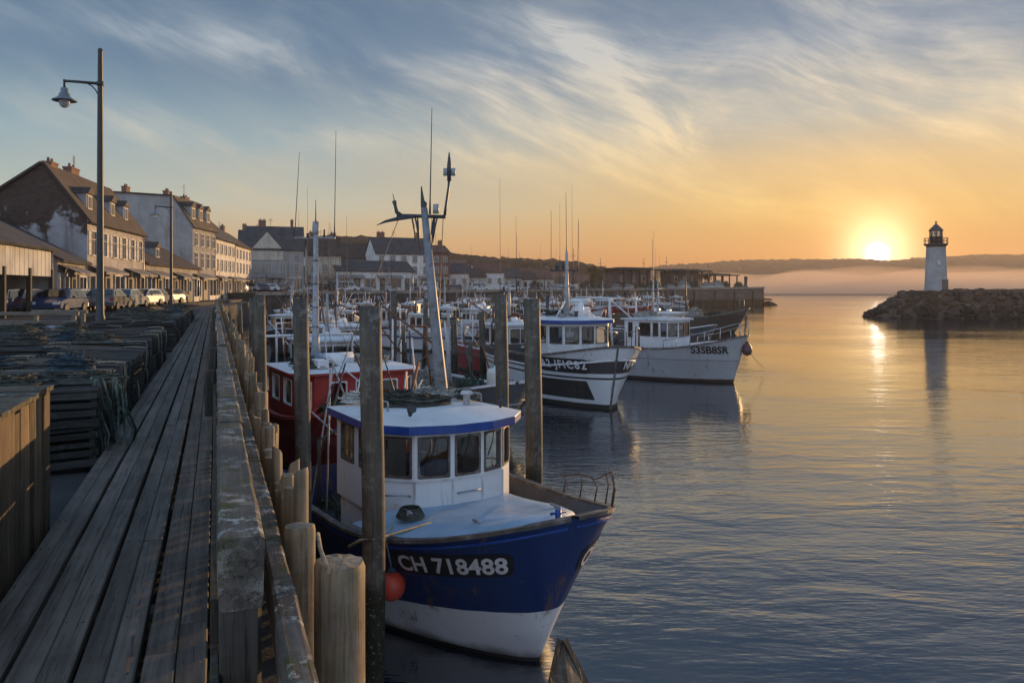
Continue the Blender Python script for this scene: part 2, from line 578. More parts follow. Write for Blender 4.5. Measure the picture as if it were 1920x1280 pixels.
def mist_bank(name, Y, x0, x1, top, depth, dens, seed):
    """low bank of sea mist: a closed lump that thins towards its uneven top"""
    n, k = 220, 14
    rows = []
    for j in range(k + 1):
        a = math.pi * j / k
        row = []
        for i in range(n + 1):
            X = x0 + (x1 - x0) * i / n
            e = min(1.0, 6.0 * min(i, n - i) / n)
            hh = top * (0.85 + 0.45 * noise.noise(Vector((X * 0.007 + seed, 1.3, 0))) + 0.30 * noise.noise(Vector((X * 0.03 + seed, a * 0.9, 5)))) * (0.15 + 0.85 * e)
            row.append((X, Y - math.cos(a) * depth / 2, 0.3 + math.sin(a) * hh))
        rows.append(row)
    mb = MB()
    mb.grid(rows)
    nn = n + 1
    mb.f.append([i for i in range(nn)] + [k * nn + i for i in reversed(range(nn))]); mb.sm.append(False); mb.mi.append(0)
    mb.f.append([j * nn for j in range(k + 1)]); mb.sm.append(False); mb.mi.append(0)
    mb.f.append([j * nn + n for j in range(k + 1)]); mb.sm.append(False); mb.mi.append(0)
    m = bpy.data.materials.new(name)
    m.use_nodes = True
    t = NT(m.node_tree)
    t.n.clear()
    pv = t.node('ShaderNodeVolumePrincipled')
    pv.inputs['Color'].default_value = (1.0, 0.78, 0.62, 1)
    pv.inputs['Density'].default_value = dens
    pv.inputs['Anisotropy'].default_value = 0.3
    out = t.node('ShaderNodeOutputMaterial')
    t.l.new(pv.outputs[0], out.inputs['Volume'])
    o = mb.build(name, m)
    o['kind'] = 'stuff'
    return o


mist_bank('mist', 640, 20, 1100, 26, 300, 0.0050, 4.0)

# ------------------------------------------------------------------ haze box round the whole scene
hz = MB()
hz.box((700, 860, 46), (3600, 1860, 98))
m = bpy.data.materials.new('haze')
m.use_nodes = True
t = NT(m.node_tree)
t.n.clear()
pv = t.node('ShaderNodeVolumePrincipled')
pv.inputs['Color'].default_value = (0.98, 0.84, 0.72, 1)
pv.inputs['Density'].default_value = 0.00020
pv.inputs['Anisotropy'].default_value = 0.35
out = t.node('ShaderNodeOutputMaterial')
t.l.new(pv.outputs[0], out.inputs['Volume'])
haze = hz.build('haze', m)
haze['kind'] = 'stuff'

# ------------------------------------------------------------------ jetty frame: u runs along the boardwalk, v to its right
TH = math.atan(557.0 / F)
CT, ST = math.cos(TH), math.sin(TH)


def uv(u, v, z=0.0):
    return Vector((-ST * u + CT * v, CT * u + ST * v, z))


def uv_of(p):
    return (CT * p[1] - ST * p[0], CT * p[0] + ST * p[1])


GROUND = 2.45
m_ground = pbr('quay_tarmac', (0.050, 0.048, 0.046), 0.85, var=0.4, vscale=1.2, bump=0.02, bscale=14, dirt=(0.09, 0.085, 0.075), dirt_amt=0.6, dirt_scale=0.5)
mb = MB()
land = [uv(-8, 0.34), uv(78, 0.34), Vector((-36, 112, 0)), Vector((-260, 240, 0)), Vector((-260, -8, 0))]
mb.prism([(p.x, p.y) for p in land], -1.2, GROUND)
struct(mb.build('quay_ground', m_ground))
mb = MB()
mb.prism([(-35.7, 112.2), (4, 148.2), (60, 290), (-20, 420), (-320, 420), (-200, 90)], -1.2, 3.62)
struct(mb.build('street', m_ground))


def rough_beam(mb, a, b, wd, ht, seg=0.35, jit=0.006, ch=0.012, seed=0):
    """timber with worn edges: eight-sided section, wobbling along its length"""
    a, b = Vector(a), Vector(b)
    d = b - a
    L = d.length
    d.normalize()
    x = d.cross(Vector((0, 0, 1)))
    if x.length < 0.2: x = Vector((1, 0, 0))
    x = (x - d * x.dot(d)).normalized()
    z = x.cross(d)
    n = max(2, int(L / seg) + 1)
    w2, h2 = wd / 2, ht / 2
    sec = [(-w2 + ch, -h2), (w2 - ch, -h2), (w2, -h2 + ch), (w2, h2 - ch), (w2 - ch, h2), (-w2 + ch, h2), (-w2, h2 - ch), (-w2, -h2 + ch)]
    rows = []
    for i in range(n):
        t = i / (n - 1)
        c = a + d * (L * t)
        row = []
        for k, (sx, sz) in enumerate(sec):
            q = noise.noise_vector(c * 2.7 + Vector((k * 3.1, seed, k))) * jit
            row.append(c + x * (sx + q.x) + z * (sz + q.z))
        rows.append(row)
    vs = [p for r in rows for p in r]
    fs = []
    for i in range(n - 1):
        for k in range(8):
            k2 = (k + 1) % 8
            fs.append((i * 8 + k, i * 8 + k2, (i + 1) * 8 + k2, (i + 1) * 8 + k))
    fs.append(tuple(range(8))[::-1])
    fs.append(tuple((n - 1) * 8 + k for k in range(8)))
    mb.add(vs, fs)


m_deck = weathered_wood('deck_boards', (0.108, 0.090, 0.073), axis=1, island=0.28, lichen=0.10, lichen_col=(0.20, 0.19, 0.18), crack=0.8)
m_cap = weathered_wood('rail_timber', (0.085, 0.074, 0.062), axis=1, lichen=1.0, moss=0.95, lichen_col=(0.40, 0.39, 0.36), island=0.2, crack=0.7)
m_post = weathered_wood('dark_timber', (0.052, 0.046, 0.038), axis=2, lichen=0.25, moss=0.5, island=0.3, lichen_col=(0.20, 0.20, 0.19))
m_stake = weathered_wood('stake_timber', (0.225, 0.172, 0.112), axis=2, lichen=0.3, moss=0.35, island=0.35, crack=0.95, tide=-0.9)
m_pile = weathered_wood('pile_timber', (0.080, 0.069, 0.056), axis=2, lichen=0.4, moss=0.6, island=0.0, crack=0.9, tide=1.5)
m_slat = weathered_wood('slat_timber', (0.032, 0.032, 0.030), axis=0, lichen=0.22, moss=0.4, island=0.6, lichen_col=(0.20, 0.22, 0.23))
m_slat_l = weathered_wood('slat_timber_pale', (0.075, 0.073, 0.070), axis=0, lichen=0.3, moss=0.3, island=0.5, lichen_col=(0.24, 0.24, 0.23))
m_bin = weathered_wood('bin_timber', (0.120, 0.085, 0.055), axis=2, lichen=0.15, moss=0.55, island=0.45)
m_rope = pbr('rope_fibre', (0.30, 0.25, 0.17), 0.9, var=0.4, vscale=30)
m_rope_blue = pbr('rope_blue', (0.030, 0.055, 0.075), 0.9, var=0.4, vscale=30)
m_rope_white = pbr('rope_white', (0.52, 0.50, 0.46), 0.9, var=0.3, vscale=30)
m_iron = pbr('dark_iron', (0.035, 0.040, 0.042), 0.55, metal=0.4, var=0.3, dirt=(0.12, 0.05, 0.025), dirt_amt=0.5, dirt_scale=9)
m_galv = pbr('galvanised_steel', (0.36, 0.37, 0.38), 0.45, metal=0.7, var=0.25, vscale=8)


def onu(mb, name, mat, parent=None, bevel=0.0):
    """build geometry written in (v, u, z) order in the jetty frame"""
    o = mb.build(name, mat, parent, bevel)
    if parent is None: o.rotation_euler = (0, 0, TH)
    return o


# boardwalk: four pairs of boards with open gaps, butt joints staggered
deck_z = 2.65
mb = MB()
edges = [(-1.0, -0.905), (-0.902, -0.803), (-0.783, -0.667), (-0.664, -0.548), (-0.524, -0.414), (-0.411, -0.302), (-0.276, -0.152), (-0.149, -0.03)]
rng = random.Random(3)
for k, (v0, v1) in enumerate(edges):
    u = -1.0 - (k // 2) * 1.37 - rng.random()
    while u < 75:
        L = 4.4 + rng.random() * 0.8
        zz_ = deck_z - 0.03 + rng.uniform(-0.004, 0.004)
        rough_beam(mb, ((v0 + v1) / 2, u, zz_), ((v0 + v1) / 2 + rng.uniform(-.002, .002), u + L - 0.006, zz_), v1 - v0, 0.06, 0.5, 0.0022, 0.006, seed=k)
        u += L
for q in range(60):
    for k, (v0, v1) in enumerate(edges):
        for dv in (0.025, v1 - v0 - 0.025):
            mb.lathe((v0 + dv + rng.uniform(-.006, .006), 0.46 + q * 0.62 + rng.uniform(-.012, .012), deck_z - 0.002), [(0.0065, 0), (0.006, 0.0035), (0.0001, 0.0045)], 6)
for u in range(0, 75, 2):
    mb.box((-0.5, u + 0.4, deck_z - 0.13), (1.0, 0.12, 0.13))
bw = struct(onu(mb, 'boardwalk', m_deck))

# cap rail
rail = empty('timber_rail', (0, 0, 0), TH, 'heavy lichen spotted timber cap rail on posts along the boardwalk edge', 'rail')
rng = random.Random(5)
u = 2.98
first = True
while u < 72:
    L = 2.6 if first else rng.uniform(3.2, 4.2)
    mb = MB()
    dv = 0 if first else rng.uniform(-0.012, 0.012)
    z1 = 3.32 + (0 if first else rng.uniform(-0.03, 0.015))
    wd = 0.155 if first else rng.uniform(0.125, 0.155)
    rough_beam(mb, (0.088 + dv, u, z1 - 0.13), (0.088 + dv, u + L - 0.03, z1 - 0.13), wd, 0.26, 0.10 if u < 8 else 0.4, 0.007, 0.014, seed=u)
    onu(mb, 'cap', m_cap, rail)
    u += L
    first = False
u = 3.06
while u < 72:
    mb = MB()
    top = 3.062 if u < 9 else 3.05
    rough_beam(mb, (0.085, u, 2.0), (0.085, u, top), 0.145, 0.15, 0.15 if u < 6 else 0.6, 0.008, 0.015, seed=u * 3)
    onu(mb, 'post', m_post, rail)
    u += 1.05 if u < 6 else 1.9
# boards closing the side of the rail under the cap
mb = MB()
for z1 in (2.56, 2.76, 2.96):
    uu = 2.2 if z1 < 2.9 else 3.17
    rough_beam(mb, (-0.002, uu, z1), (-0.002, 72, z1), 0.028, 0.17, 0.6, 0.006, 0.004, seed=z1)
onu(mb, 'side_board', m_post, rail)
# dark knee posts standing against the far rail
for i, u in enumerate((10.4, 12.3, 14.1, 15.8, 17.9, 20.1, 22.6, 25.4, 28.3, 31.8, 35.5, 39.6)):
    mb = MB()
    a = uv(u, -0.06 + (i % 3) * 0.02)
    ht = 0.55 + 0.35 * ((i * 7) % 5) / 5
    rough_beam(mb, (0, 0, -0.1), (0.01, 0.02, ht), 0.12, 0.12, 0.12, 0.012, 0.02, seed=i)
    o = mb.build('bollard_post', m_post)
    o.location = (a.x, a.y, deck_z)
    o.rotation_euler = (0, 0, TH)
    prop(o, 'short dark weed hung post standing against the cap rail at the boardwalk edge', 'post', 'short dark posts along the rail')

# lower wale outside the rail
wl = empty('timber_wale', (0, 0, 0), TH, 'lower grey timber wale outside the cap rail beside the round stakes', 'beam')
u = 1.9
while u < 70:
    L = rng.uniform(3.4, 4.4)
    mb = MB()
    rough_beam(mb, (0.25, u, 2.93), (0.25, u + L - 0.02, 2.93), 0.085, 0.20, 0.15 if u < 8 else 0.5, 0.006, 0.012, seed=u * 2)
    onu(mb, 'beam', m_cap, wl)
    u += L


def stake(u, v, ztop, r, label, group, flat=False, lean=(0, 0), detail=True, mat=m_stake, slant=0.08):
    """round timber driven into the mud; the top is worn and slightly domed"""
    n = 20 if detail else 8
    rnd = random.Random(int(u * 991))
    zs = [-0.8, 0.6, 1.4, 2.0, 2.5, 2.8, ztop - 0.10, ztop - 0.035, ztop - 0.008]
    rows = []
    for z in zs:
        row = []
        for k in range(n):
            a = 2 * math.pi * k / n
            rr = r * (1.0 + 0.05 * math.sin(3 * a + u) + 0.03 * math.sin(7 * a + 2 * u))
            if flat: rr *= 1.0 / max(abs(math.cos(a)) * 0.95, abs(math.sin(a)) * 0.75, 0.72) * 0.82
            rr *= (1 + 0.04 * (3.0 - z) / 3)
            if z > ztop - 0.02: rr *= 0.93
            zc = z + (slant * rr * math.cos(a + u * 5) + rnd.uniform(-.4, .4) * slant * r if z > ztop - 0.12 else 0)
            rr *= 1 + rnd.uniform(-.012, .012)
            row.append((rr * math.cos(a), rr * math.sin(a), zc - 2.0))
        rows.append(row)
    mb = MB()
    vs = [p for r_ in rows for p in r_]
    fs = []
    for i in range(len(zs) - 1):
        for k in range(n):
            k2 = (k + 1) % n
            fs.append((i * n + k, i * n + k2, (i + 1) * n + k2, (i + 1) * n + k))
    mb.add(vs, fs, True)
    b = len(vs)
    mb.add([p for p in rows[-1]] + [(0.004, -0.006, ztop - 2.0 - 0.004)], [])
    for k in range(n):
        mb.f.append([b + k, b + (k + 1) % n, b + n]); mb.sm.append(False); mb.mi.append(0)
    o = mb.build('timber_stake', mat)
    p = uv(u, v)
    o.location = (p.x, p.y, 2.0)
    o.rotation_euler = (lean[0], lean[1], rnd.uniform(0, 3))
    return prop(o, label, 'stake', group)


GS = 'round timber stakes along the water side of the jetty'
LS = 'weathered timber stake in the tight row along the water side of the jetty'
stake(3.40, 0.494, 3.06, 0.103, 'stout pale round stake with a flat top, nearest of the jetty row', GS)
stake(3.93, 0.375, 3.075, 0.066, 'pale split stake right behind the stout flat topped one in the jetty row', GS, flat=True)
rng = random.Random(11)
u = 4.22
while u < 60:
    if 7.7 < u < 8.05:
        stake(7.87, 0.41, 3.23, 0.062, 'slim grey stake rising higher than its neighbours in the jetty row', GS)
        u = 8.1
        continue
    r = rng.uniform(0.028, 0.047)
    stake(u, 0.40 + rng.uniform(-0.03, 0.05), 3.10 + rng.uniform(-0.16, 0.20), r, LS, GS, flat=rng.random() < 0.4,
          lean=(rng.uniform(-.03, .03), rng.uniform(-.045, .045)), detail=u < 12, slant=rng.choice((.1, .5, 1.0, 1.5)))
    u += 0.075 + r + 0.0085 * u


def pile(x, y, ztop, r, label, lean=0.0, mat=m_pile, group='tall timber piles standing in the harbour'):
    mb = MB()
    rnd = random.Random(int(x * 777 + y * 31))
    n = 18
    vs, fs = [], []
    zs = [-1.5 + (ztop + 1.5) * i / 12 for i in range(13)]
    for i, z in enumerate(zs):
        for k in range(n):
            a = 2 * math.pi * k / n
            rr = r * (1 + 0.045 * math.sin(2 * a + z * 0.6) + rnd.uniform(-.02, .02)) * (1.05 - 0.06 * i / 12)
            vs.append((rr * math.cos(a) + 0.02 * math.sin(z), rr * math.sin(a), z))
    for i in range(len(zs) - 1):
        for k in range(n):
            k2 = (k + 1) % n
            fs.append((i * n + k, i * n + k2, (i + 1) * n + k2, (i + 1) * n + k))
    fs.append([(len(zs) - 1) * n + k for k in range(n)])
    mb.add(vs, fs[:-1], True)
    mb.f.append(fs[-1]); mb.sm.append(False); mb.mi.append(0)
    o = mb.build('timber_pile', mat)
    o.location = (x, y, 0)
    o.rotation_euler = (0, lean, 0)
    return prop(o, label, 'pile', group)


pl = lambda px, py, Y, wpx: (at(px, py, Y).x, Y, at(px, py, Y).z, wpx / 2 / F * Y)
pile(*pl(697, 574, 7.55, 41), 'thick dark timber pile in front of the blue boat, tallest on screen')
pile(*pl(566, 559, 9.5, 28), 'tall grey timber pile between the jetty stakes and the red boat')
pile(*pl(488, 553, 14.0, 21), 'tall grey timber pile close to the jetty rail, left of the red boat')
pile(*pl(999, 560, 12.4, 30), 'tall timber pile standing behind the bow of the blue boat')
pile(*pl(940, 553, 17.0, 23), 'mossy timber pile just left of the one behind the blue bow')
pile(*pl(928, 590, 22.0, 14), 'leaning thin dark pile beside the mossy one', lean=0.03)
for i, (px, py, Y, wd) in enumerate(((735, 546, 30, 11), (757, 612, 36, 9), (795, 560, 40, 9), (852, 596, 34, 12), (905, 585, 38, 11), (880, 640, 30, 9), (470, 560, 26, 11), (1012, 590, 52, 7), (452, 566, 33, 8))):
    pile(*pl(px, py, Y, wd), 'slim dark mooring pile standing in the crowded back of the basin', lean=random.Random(i).uniform(-.03, .03), group='slim piles in the back of the basin')

# ------------------------------------------------------------------ fish bin, slatted pots, nets
bn = empty('wooden_bin', (0, 0, 0), TH, 'tall mossy wooden bin of upright boards standing beside the near boardwalk', 'bin')
B0, B1, VA, VB = 3.55, 6.32, -2.35, -1.09
for nm, (p0, p1), fixed in (('side_panel', (B0, B1), VB), ('side_panel', (B0, B1), VA), ('end_panel', (VA + .02, VB - .02), B1), ('end_panel', (VA + .02, VB - .02), B0)):
    mb = MB()
    p = p0
    rr = random.Random(int(fixed * 100))
    while p < p1 - 0.03:
        wd = min(rr.uniform(0.09, 0.16), p1 - p)
        zt = 3.50 + rr.uniform(-0.025, 0.01)
        if nm == 'side_panel':
            rough_beam(mb, (fixed, p + wd / 2, 2.47), (fixed + rr.uniform(-.004, .004), p + wd / 2, zt), 0.032, wd - 0.008, 0.2, 0.005, 0.004, seed=p)
        else:
            mb.box((p + wd / 2, fixed, (2.47 + zt) / 2), (wd - 0.008, 0.032, zt - 2.47))
        p += wd
    onu(mb, nm, m_bin, bn)
mb = MB()
p = B0
rr = random.Random(8)
while p < B1:
    wd = rr.uniform(0.10, 0.17)
    rough_beam(mb, (VA - .03, p + wd / 2, 3.515), (VB + .03, p + wd / 2, 3.515 + rr.uniform(-.008, .008)), wd - 0.008, 0.03, 0.3, 0.004, 0.004, seed=p)
    p += wd
onu(mb, 'lid', weathered_wood('bin_lid_timber', (0.075, 0.066, 0.048), axis=0, lichen=0.4, moss=0.9), bn)


def slat_pot(seed, mat, L=1.15, W=0.86, Hh=0.37):
    """slatted wooden pot: frames, spaced slats all round, a rope handle and netting bars"""
    rr = random.Random(seed)
    mb = MB()
    for sy in (-1, 0, 1):
        for sx in (-1, 1):
            mb.box((sx * (L / 2 - 0.03), sy * (W / 2 - 0.03), Hh / 2), (0.05, 0.05, Hh - 0.01))
    z = 0.03
    while z < Hh - 0.02:
        hh = rr.uniform(0.045, 0.07)
        for sy in (-1, 1):
            mb.box((rr.uniform(-.015, .015), sy * (W / 2 + 0.006), z + hh / 2), (L + rr.uniform(-.04, .03), 0.018, hh))
        mb.box((L / 2 + 0.006, 0, z + hh / 2), (0.018, W - 0.03, hh))
        mb.box((-L / 2 - 0.006, 0, z + hh / 2), (0.018, W - 0.03, hh))
        z += hh + rr.uniform(0.02, 0.04)
    y = -W / 2 + 0.02
    while y < W / 2 - 0.03:
        wd = rr.uniform(0.05, 0.085)
        mb.box((rr.uniform(-.02, .02), y + wd / 2, Hh + 0.004 + rr.uniform(-.006, .008)), (L + rr.uniform(-.05, .06), wd, 0.02), rz=rr.uniform(-.02, .02))
        y += wd + rr.uniform(0.012, 0.045)
    o = mb.build('slatted_pot', mat)
    # rope lashing at one end
    for q in range(3):
        tb = MB()
        yy = rr.uniform(-W / 2 + .1, W / 2 - .1)
        pts = [(L / 2 + 0.03, yy, 0.02), (L / 2 + 0.04, yy + .03, Hh * .5), (L / 2 + .02, yy, Hh + .03), (L / 2 - .16, yy + .04, Hh + .035), (L / 2 - .3, yy - .05, Hh + .03)]
        tb.tube(pts, 0.011, 5)
        tb.build('lashing', rr.choice((m_rope, m_rope_blue, m_rope)), o)
    return o


protos = [slat_pot(s, m_slat if s % 3 else m_slat_l) for s in (21, 22, 23, 24)]
used = [False] * 4
GP = 'slatted wooden pots stacked in rows beside the boardwalk'
LP = 'dark weathered slatted pot stacked in the rows between the boardwalk and the street'
rng = random.Random(17)
pot_tops = []


def put_pot(u, v, z, rz, label=LP):
    k = rng.randrange(4)
    if not used[k]:
        used[k] = True
        o = protos[k]
    else:
        o = copy_tree(protos[k])
    p = uv(u, v)
    o.location = (p.x, p.y, z)
    o.rotation_euler = (rng.uniform(-.035, .035), rng.uniform(-.05, .05), TH + rz)
    return prop(o, label, 'pot', GP)


for c, (vc, u0, u1) in enumerate(((-1.68, 8.9, 45), (-2.92, 7.6, 40), (-4.16, 10.2, 24), (-5.4, 13, 22))):
    u = u0
    k = 0
    while u < u1:
        if rng.random() < 0.93:
            nst = 2 if rng.random() < 0.8 else (1 if c else 2)
            dv = rng.uniform(-0.10, 0.06) if c == 0 else rng.uniform(-.06, .06)
            for q in range(nst):
                put_pot(u, vc + dv + rng.uniform(-.03, .03), GROUND + q * 0.40, rng.uniform(-.06, .06) + (math.pi if rng.random() < 0.3 else 0),
                        'lower slatted pot of the first stack beside the boardwalk, behind the bin' if (c == 0 and k == 0 and q == 0) else
                        'topmost slatted pot of the first stack behind the tall wooden bin' if (c == 0 and k == 0) else LP)
            pot_tops.append((u, vc + dv, GROUND + nst * 0.40))
            k += 1
        u += rng.uniform(0.96, 1.22) if c == 0 else rng.uniform(0.95, 1.08)
        if c == 0 and k in (1, 2, 4): u += 0.35


def scribble(mb, c, size, n, r, rr, flat=0.5, seg=9):
    """loops of loose rope or net line"""
    c = Vector(c)
    for q in range(n):
        pts = []
        a0 = rr.uniform(0, 6.28)
        rad = rr.uniform(0.3, 1.0)
        cx, cy = rr.uniform(-.3, .3), rr.uniform(-.3, .3)
        for i in range(seg):
            a = a0 + i * rr.uniform(0.4, 0.8)
            q2 = rad * rr.uniform(0.75, 1.1)
            hz = max(0.0, (1 - (rad * 0.8) ** 2)) * flat * rr.uniform(0.5, 1.0)
            pts.append(c + Vector(((cx + q2 * math.cos(a)) * size[0], (cy + q2 * math.sin(a)) * size[1], hz * size[2] + r)))
        mb.tube(pts, r, 4, caps=False)


m_net = pbr('net_twine', (0.06, 0.065, 0.055), 0.95, var=0.5, vscale=9, island=0.5)
m_net_g = pbr('net_green', (0.05, 0.085, 0.06), 0.95, var=0.5, vscale=9, island=0.5)
m_net_w = pbr('net_pale', (0.34, 0.33, 0.30), 0.95, var=0.4, vscale=9, island=0.4)
m_net_y = pbr('net_ochre', (0.28, 0.20, 0.07), 0.95, var=0.4, vscale=9, island=0.4)


def net_heap(loc, size, mat, label, group, n=26, seed=1, r=0.012):
    rr = random.Random(seed)
    mb = MB()
    rows = []
    for j in range(7):
        row = []
        for i in range(17):
            a = 2 * math.pi * i / 16
            q = 1 - j / 6.0
            k = 1 + 0.22 * noise.noise(Vector((math.cos(a) * 1.5, math.sin(a) * 1.5, j * 0.4 + seed)))
            row.append((size[0] * q * k * math.cos(a), size[1] * q * k * math.sin(a), size[2] * (1 - q ** 2) * (0.7 + 0.5 * noise.noise(Vector((a, j, seed))))))
        rows.append(row)
    mb.grid(rows)
    scribble(mb, (0, 0, 0), size, n, r, rr, 1.0)
    o = mb.build('net_heap', mat)
    o.location = loc
    return prop(o, label, 'net', group)


rr = random.Random(31)
GN = 'heaps of net and rope lying on the stacked pots'
for i in range(64):
    u, v, z = rr.choice(pot_tops)
    p = uv(u + rr.uniform(-.3, .3), v + rr.uniform(-.4, .4), z + 0.01)
    net_heap(p, (rr.uniform(.25, .55), rr.uniform(.2, .45), rr.uniform(.08, .24)), rr.choice((m_net, m_net_g, m_net, m_net, m_rope_blue, m_net)),
             'low heap of dark net and rope lying on top of the stacked pots', GN, n=20, seed=i + 40, r=0.007)
# bright tangle hanging at the first stack
p = uv(8.95, -1.03, GROUND + 0.02)
mb = MB()
rq = random.Random(4)
for q in range(16):
    x0 = rq.uniform(-.12, .14)
    mb.tube([(x0, rq.uniform(-.3, .3), 0.85), (x0 + .05 + rq.uniform(-.05, .05), rq.uniform(-.3, .3), .6), (x0 + .08 + rq.uniform(-.05, .08), rq.uniform(-.3, .3), .3), (x0 + .1, rq.uniform(-.3, .3), rq.uniform(0, .1))], 0.012, 5)
o = mb.build('rope_tangle', pbr('rope_teal', (0.07, 0.10, 0.085), 0.9, var=0.5, vscale=12, island=0.7))
o.location = p
o.rotation_euler = (0, 0, TH)
prop(o, 'teal and yellow rope tangle hanging down the corner of the first pot stack', 'rope')

# post-and-rail barriers and fish boxes left of the pots
m_barrier = weathered_wood('barrier_timber', (0.15, 0.125, 0.10), axis=0, lichen=0.2, moss=0.2)
for i, (px, py, Y, L, rz, lab) in enumerate(((18, 606, 19.5, 3.0, R(14), 'low timber barrier with two rails at the left edge before the parked cars'),
                                              (35, 588, 25, 3.6, R(6), 'long plank barrier standing behind the first low rail barrier'),
                                              (112, 584, 27, 2.0, R(-6), 'short plank barrier left of the tall lamp post'))):
    c = at(px, py, Y)
    o = empty('barrier', (c.x, c.y, GROUND), rz, lab, 'barrier', 'timber barriers beside the street')
    hgt = max(0.8, c.z - GROUND)
    mb = MB(); rough_beam(mb, (-L / 2, 0, hgt), (L / 2, 0, hgt), 0.10, 0.12); mb.build('rail', m_barrier, o)
    mb = MB(); rough_beam(mb, (-L / 2, 0, hgt * .5), (L / 2, 0, hgt * .5), 0.05, 0.12); mb.build('rail', m_barrier, o)
    for sx in (-1, 1):
        mb = MB(); rough_beam(mb, (sx * (L / 2 - .15), 0, 0), (sx * (L / 2 - .15), 0, hgt - .06), 0.12, 0.12); mb.build('post', m_barrier, o)
m_fishbox = pbr('fish_box_plastic', (0.26, 0.30, 0.36), 0.55, var=0.2, dirt=(0.12, 0.10, 0.08), dirt_amt=0.6, dirt_scale=6)


def fish_box(seed):
    mb = MB()
    mb.box((0, 0, 0.015), (0.78, 0.46, 0.03))
    for sx in (-1, 1): mb.box((sx * 0.385, 0, 0.14), (0.025, 0.46, 0.22))
    for sy in (-1, 1): mb.box((0, sy * 0.225, 0.14), (0.745, 0.025, 0.22))
    for sx in (-1, 1): mb.box((sx * 0.405, 0, 0.235), (0.02, 0.5, 0.035))
    for sy in (-1, 1): mb.box((0, sy * 0.245, 0.235), (0.79, 0.018, 0.035))
    return mb.build('fish_box', m_fishbox, bevel=0.004)


fb = None
rr = random.Random(12)
for i, (px, Y) in enumerate(((8, 16.5), (30, 17.2), (55, 18.5), (15, 21), (60, 22), (90, 24))):
    c = at(px, 640, Y)
    for q in range(3 if i % 2 else 2):
        if fb is None:
            o = fb = fish_box(0)
        else:
            o = fb.copy(); col.objects.link(o)
        o.location = (c.x, c.y, GROUND + q * 0.252)
        o.rotation_euler = (0, 0, rr.uniform(-.2, .4))
        prop(o, 'grey blue plastic fish box in the stacks by the left timber barriers', 'fish box', 'plastic fish boxes stacked by the barriers')

# ------------------------------------------------------------------ street lamps
m_lamp = pbr('lamp_paint', (0.030, 0.036, 0.040), 0.45, metal=0.3, var=0.2)
m_hood = pbr('lamp_hood', (0.20, 0.22, 0.25), 0.45, metal=0.3, var=0.2)
glass = bpy.data.materials.new('lamp_glass'); glass.use_nodes = True
gb = glass.node_tree.nodes['Principled BSDF']
gb.inputs['Base Color'].default_value = (0.75, 0.78, 0.80, 1); gb.inputs['Roughness'].default_value = 0.12
gb.inputs['Transmission Weight'].default_value = 0.65; gb.inputs['IOR'].default_value = 1.2


def street_lamp(px, Y, ytop, label):
    base = at(px, 541, Y)
    top = at(px, ytop, Y).z - GROUND
    o = empty('street_lamp', (base.x, base.y, GROUND), 0, label, 'street lamp', 'street lamps along the quay')
    mb = MB()
    mb.lathe((0, 0, 0), [(0.20, 0), (0.20, 0.06), (0.14, 0.10), (0.14, 0.9), (0.115, 0.98), (0.105, 2.0), (0.085, top * .7), (0.068, top - .1), (0.072, top - .08), (0.07, top - .02), (0.03, top + .02)], 14)
    mb.build('pole', m_lamp, o)
    za = top - 1.02
    L = 1.10
    mb = MB()
    mb.tube([(0, 0, za - .03), (-L * .5, 0, za + .02), (-L, 0, za + .06)], [0.045, 0.042, 0.04], 10)
    mb.tube([(-0.05, 0, za - .38), (-0.14, 0, za - .22), (-0.25, 0, za - .1), (-.42, 0, za - .0)], 0.018, 8)
    mb.lathe((0, 0, za - .03), [(0.10, -.06), (0.10, .06)], 12)
    mb.tube([(-L + .02, 0, za + .10), (-L + .02, 0, za - .16)], 0.035, 10)
    mb.build('arm', m_lamp, o)
    zl = za - .16
    mb = MB()
    mb.lathe((-L + .02, 0, zl), [(0.05, .02), (0.10, 0), (0.11, -.14), (0.15, -.17), (0.16, -.24), (0.22, -.30), (0.335, -.36), (0.345, -.385), (0.30, -.375), (0.18, -.33), (0.001, -.30)], 24)
    mb.build('lamp_hood', m_hood, o)
    mb = MB()
    mb.lathe((-L + .02, 0, zl), [(0.155, -.375), (0.155, -.45), (0.12, -.54), (0.06, -.585), (0.001, -.595)], 18)
    mb.build('lamp_glass', glass, o)
    return o


street_lamp(188, 24.0, 92, 'tall green grey street lamp with bell hood at the near left')
street_lamp(321, 54.0, 360, 'distant street lamp with bell hood in front of the plain grey gable')

# ------------------------------------------------------------------ boats
def glass_mat(name, tint=(0.55, 0.58, 0.6), ior=1.55):
    m = bpy.data.materials.new(name)
    m.use_nodes = True
    t = NT(m.node_tree)
    t.n.clear()
    tr = t.node('ShaderNodeBsdfTransparent'); tr.inputs[0].default_value = (*tint, 1)
    gl = t.node('ShaderNodeBsdfGlossy'); gl.inputs['Roughness'].default_value = 0.03
    co = t.node('ShaderNodeTexCoord').outputs['Object']
    bp = t.node('ShaderNodeBump'); bp.inputs['Strength'].default_value = 0.25; bp.inputs['Distance'].default_value = 0.02
    t.put(bp.inputs['Height'], t.noise(co, 2.2, 2.0))
    t.l.new(bp.outputs[0], gl.inputs['Normal'])
    fr = t.node('ShaderNodeFresnel'); fr.inputs[0].default_value = ior
    mx = t.node('ShaderNodeMixShader')
    t.l.new(t.math('MULTIPLY_ADD', fr.outputs[0], 0.9, 0.06), mx.inputs[0])
    t.l.new(tr.outputs[0], mx.inputs[1]); t.l.new(gl.outputs[0], mx.inputs[2])
    out = t.node('ShaderNodeOutputMaterial')
    t.l.new(mx.outputs[0], out.inputs['Surface'])
    return m


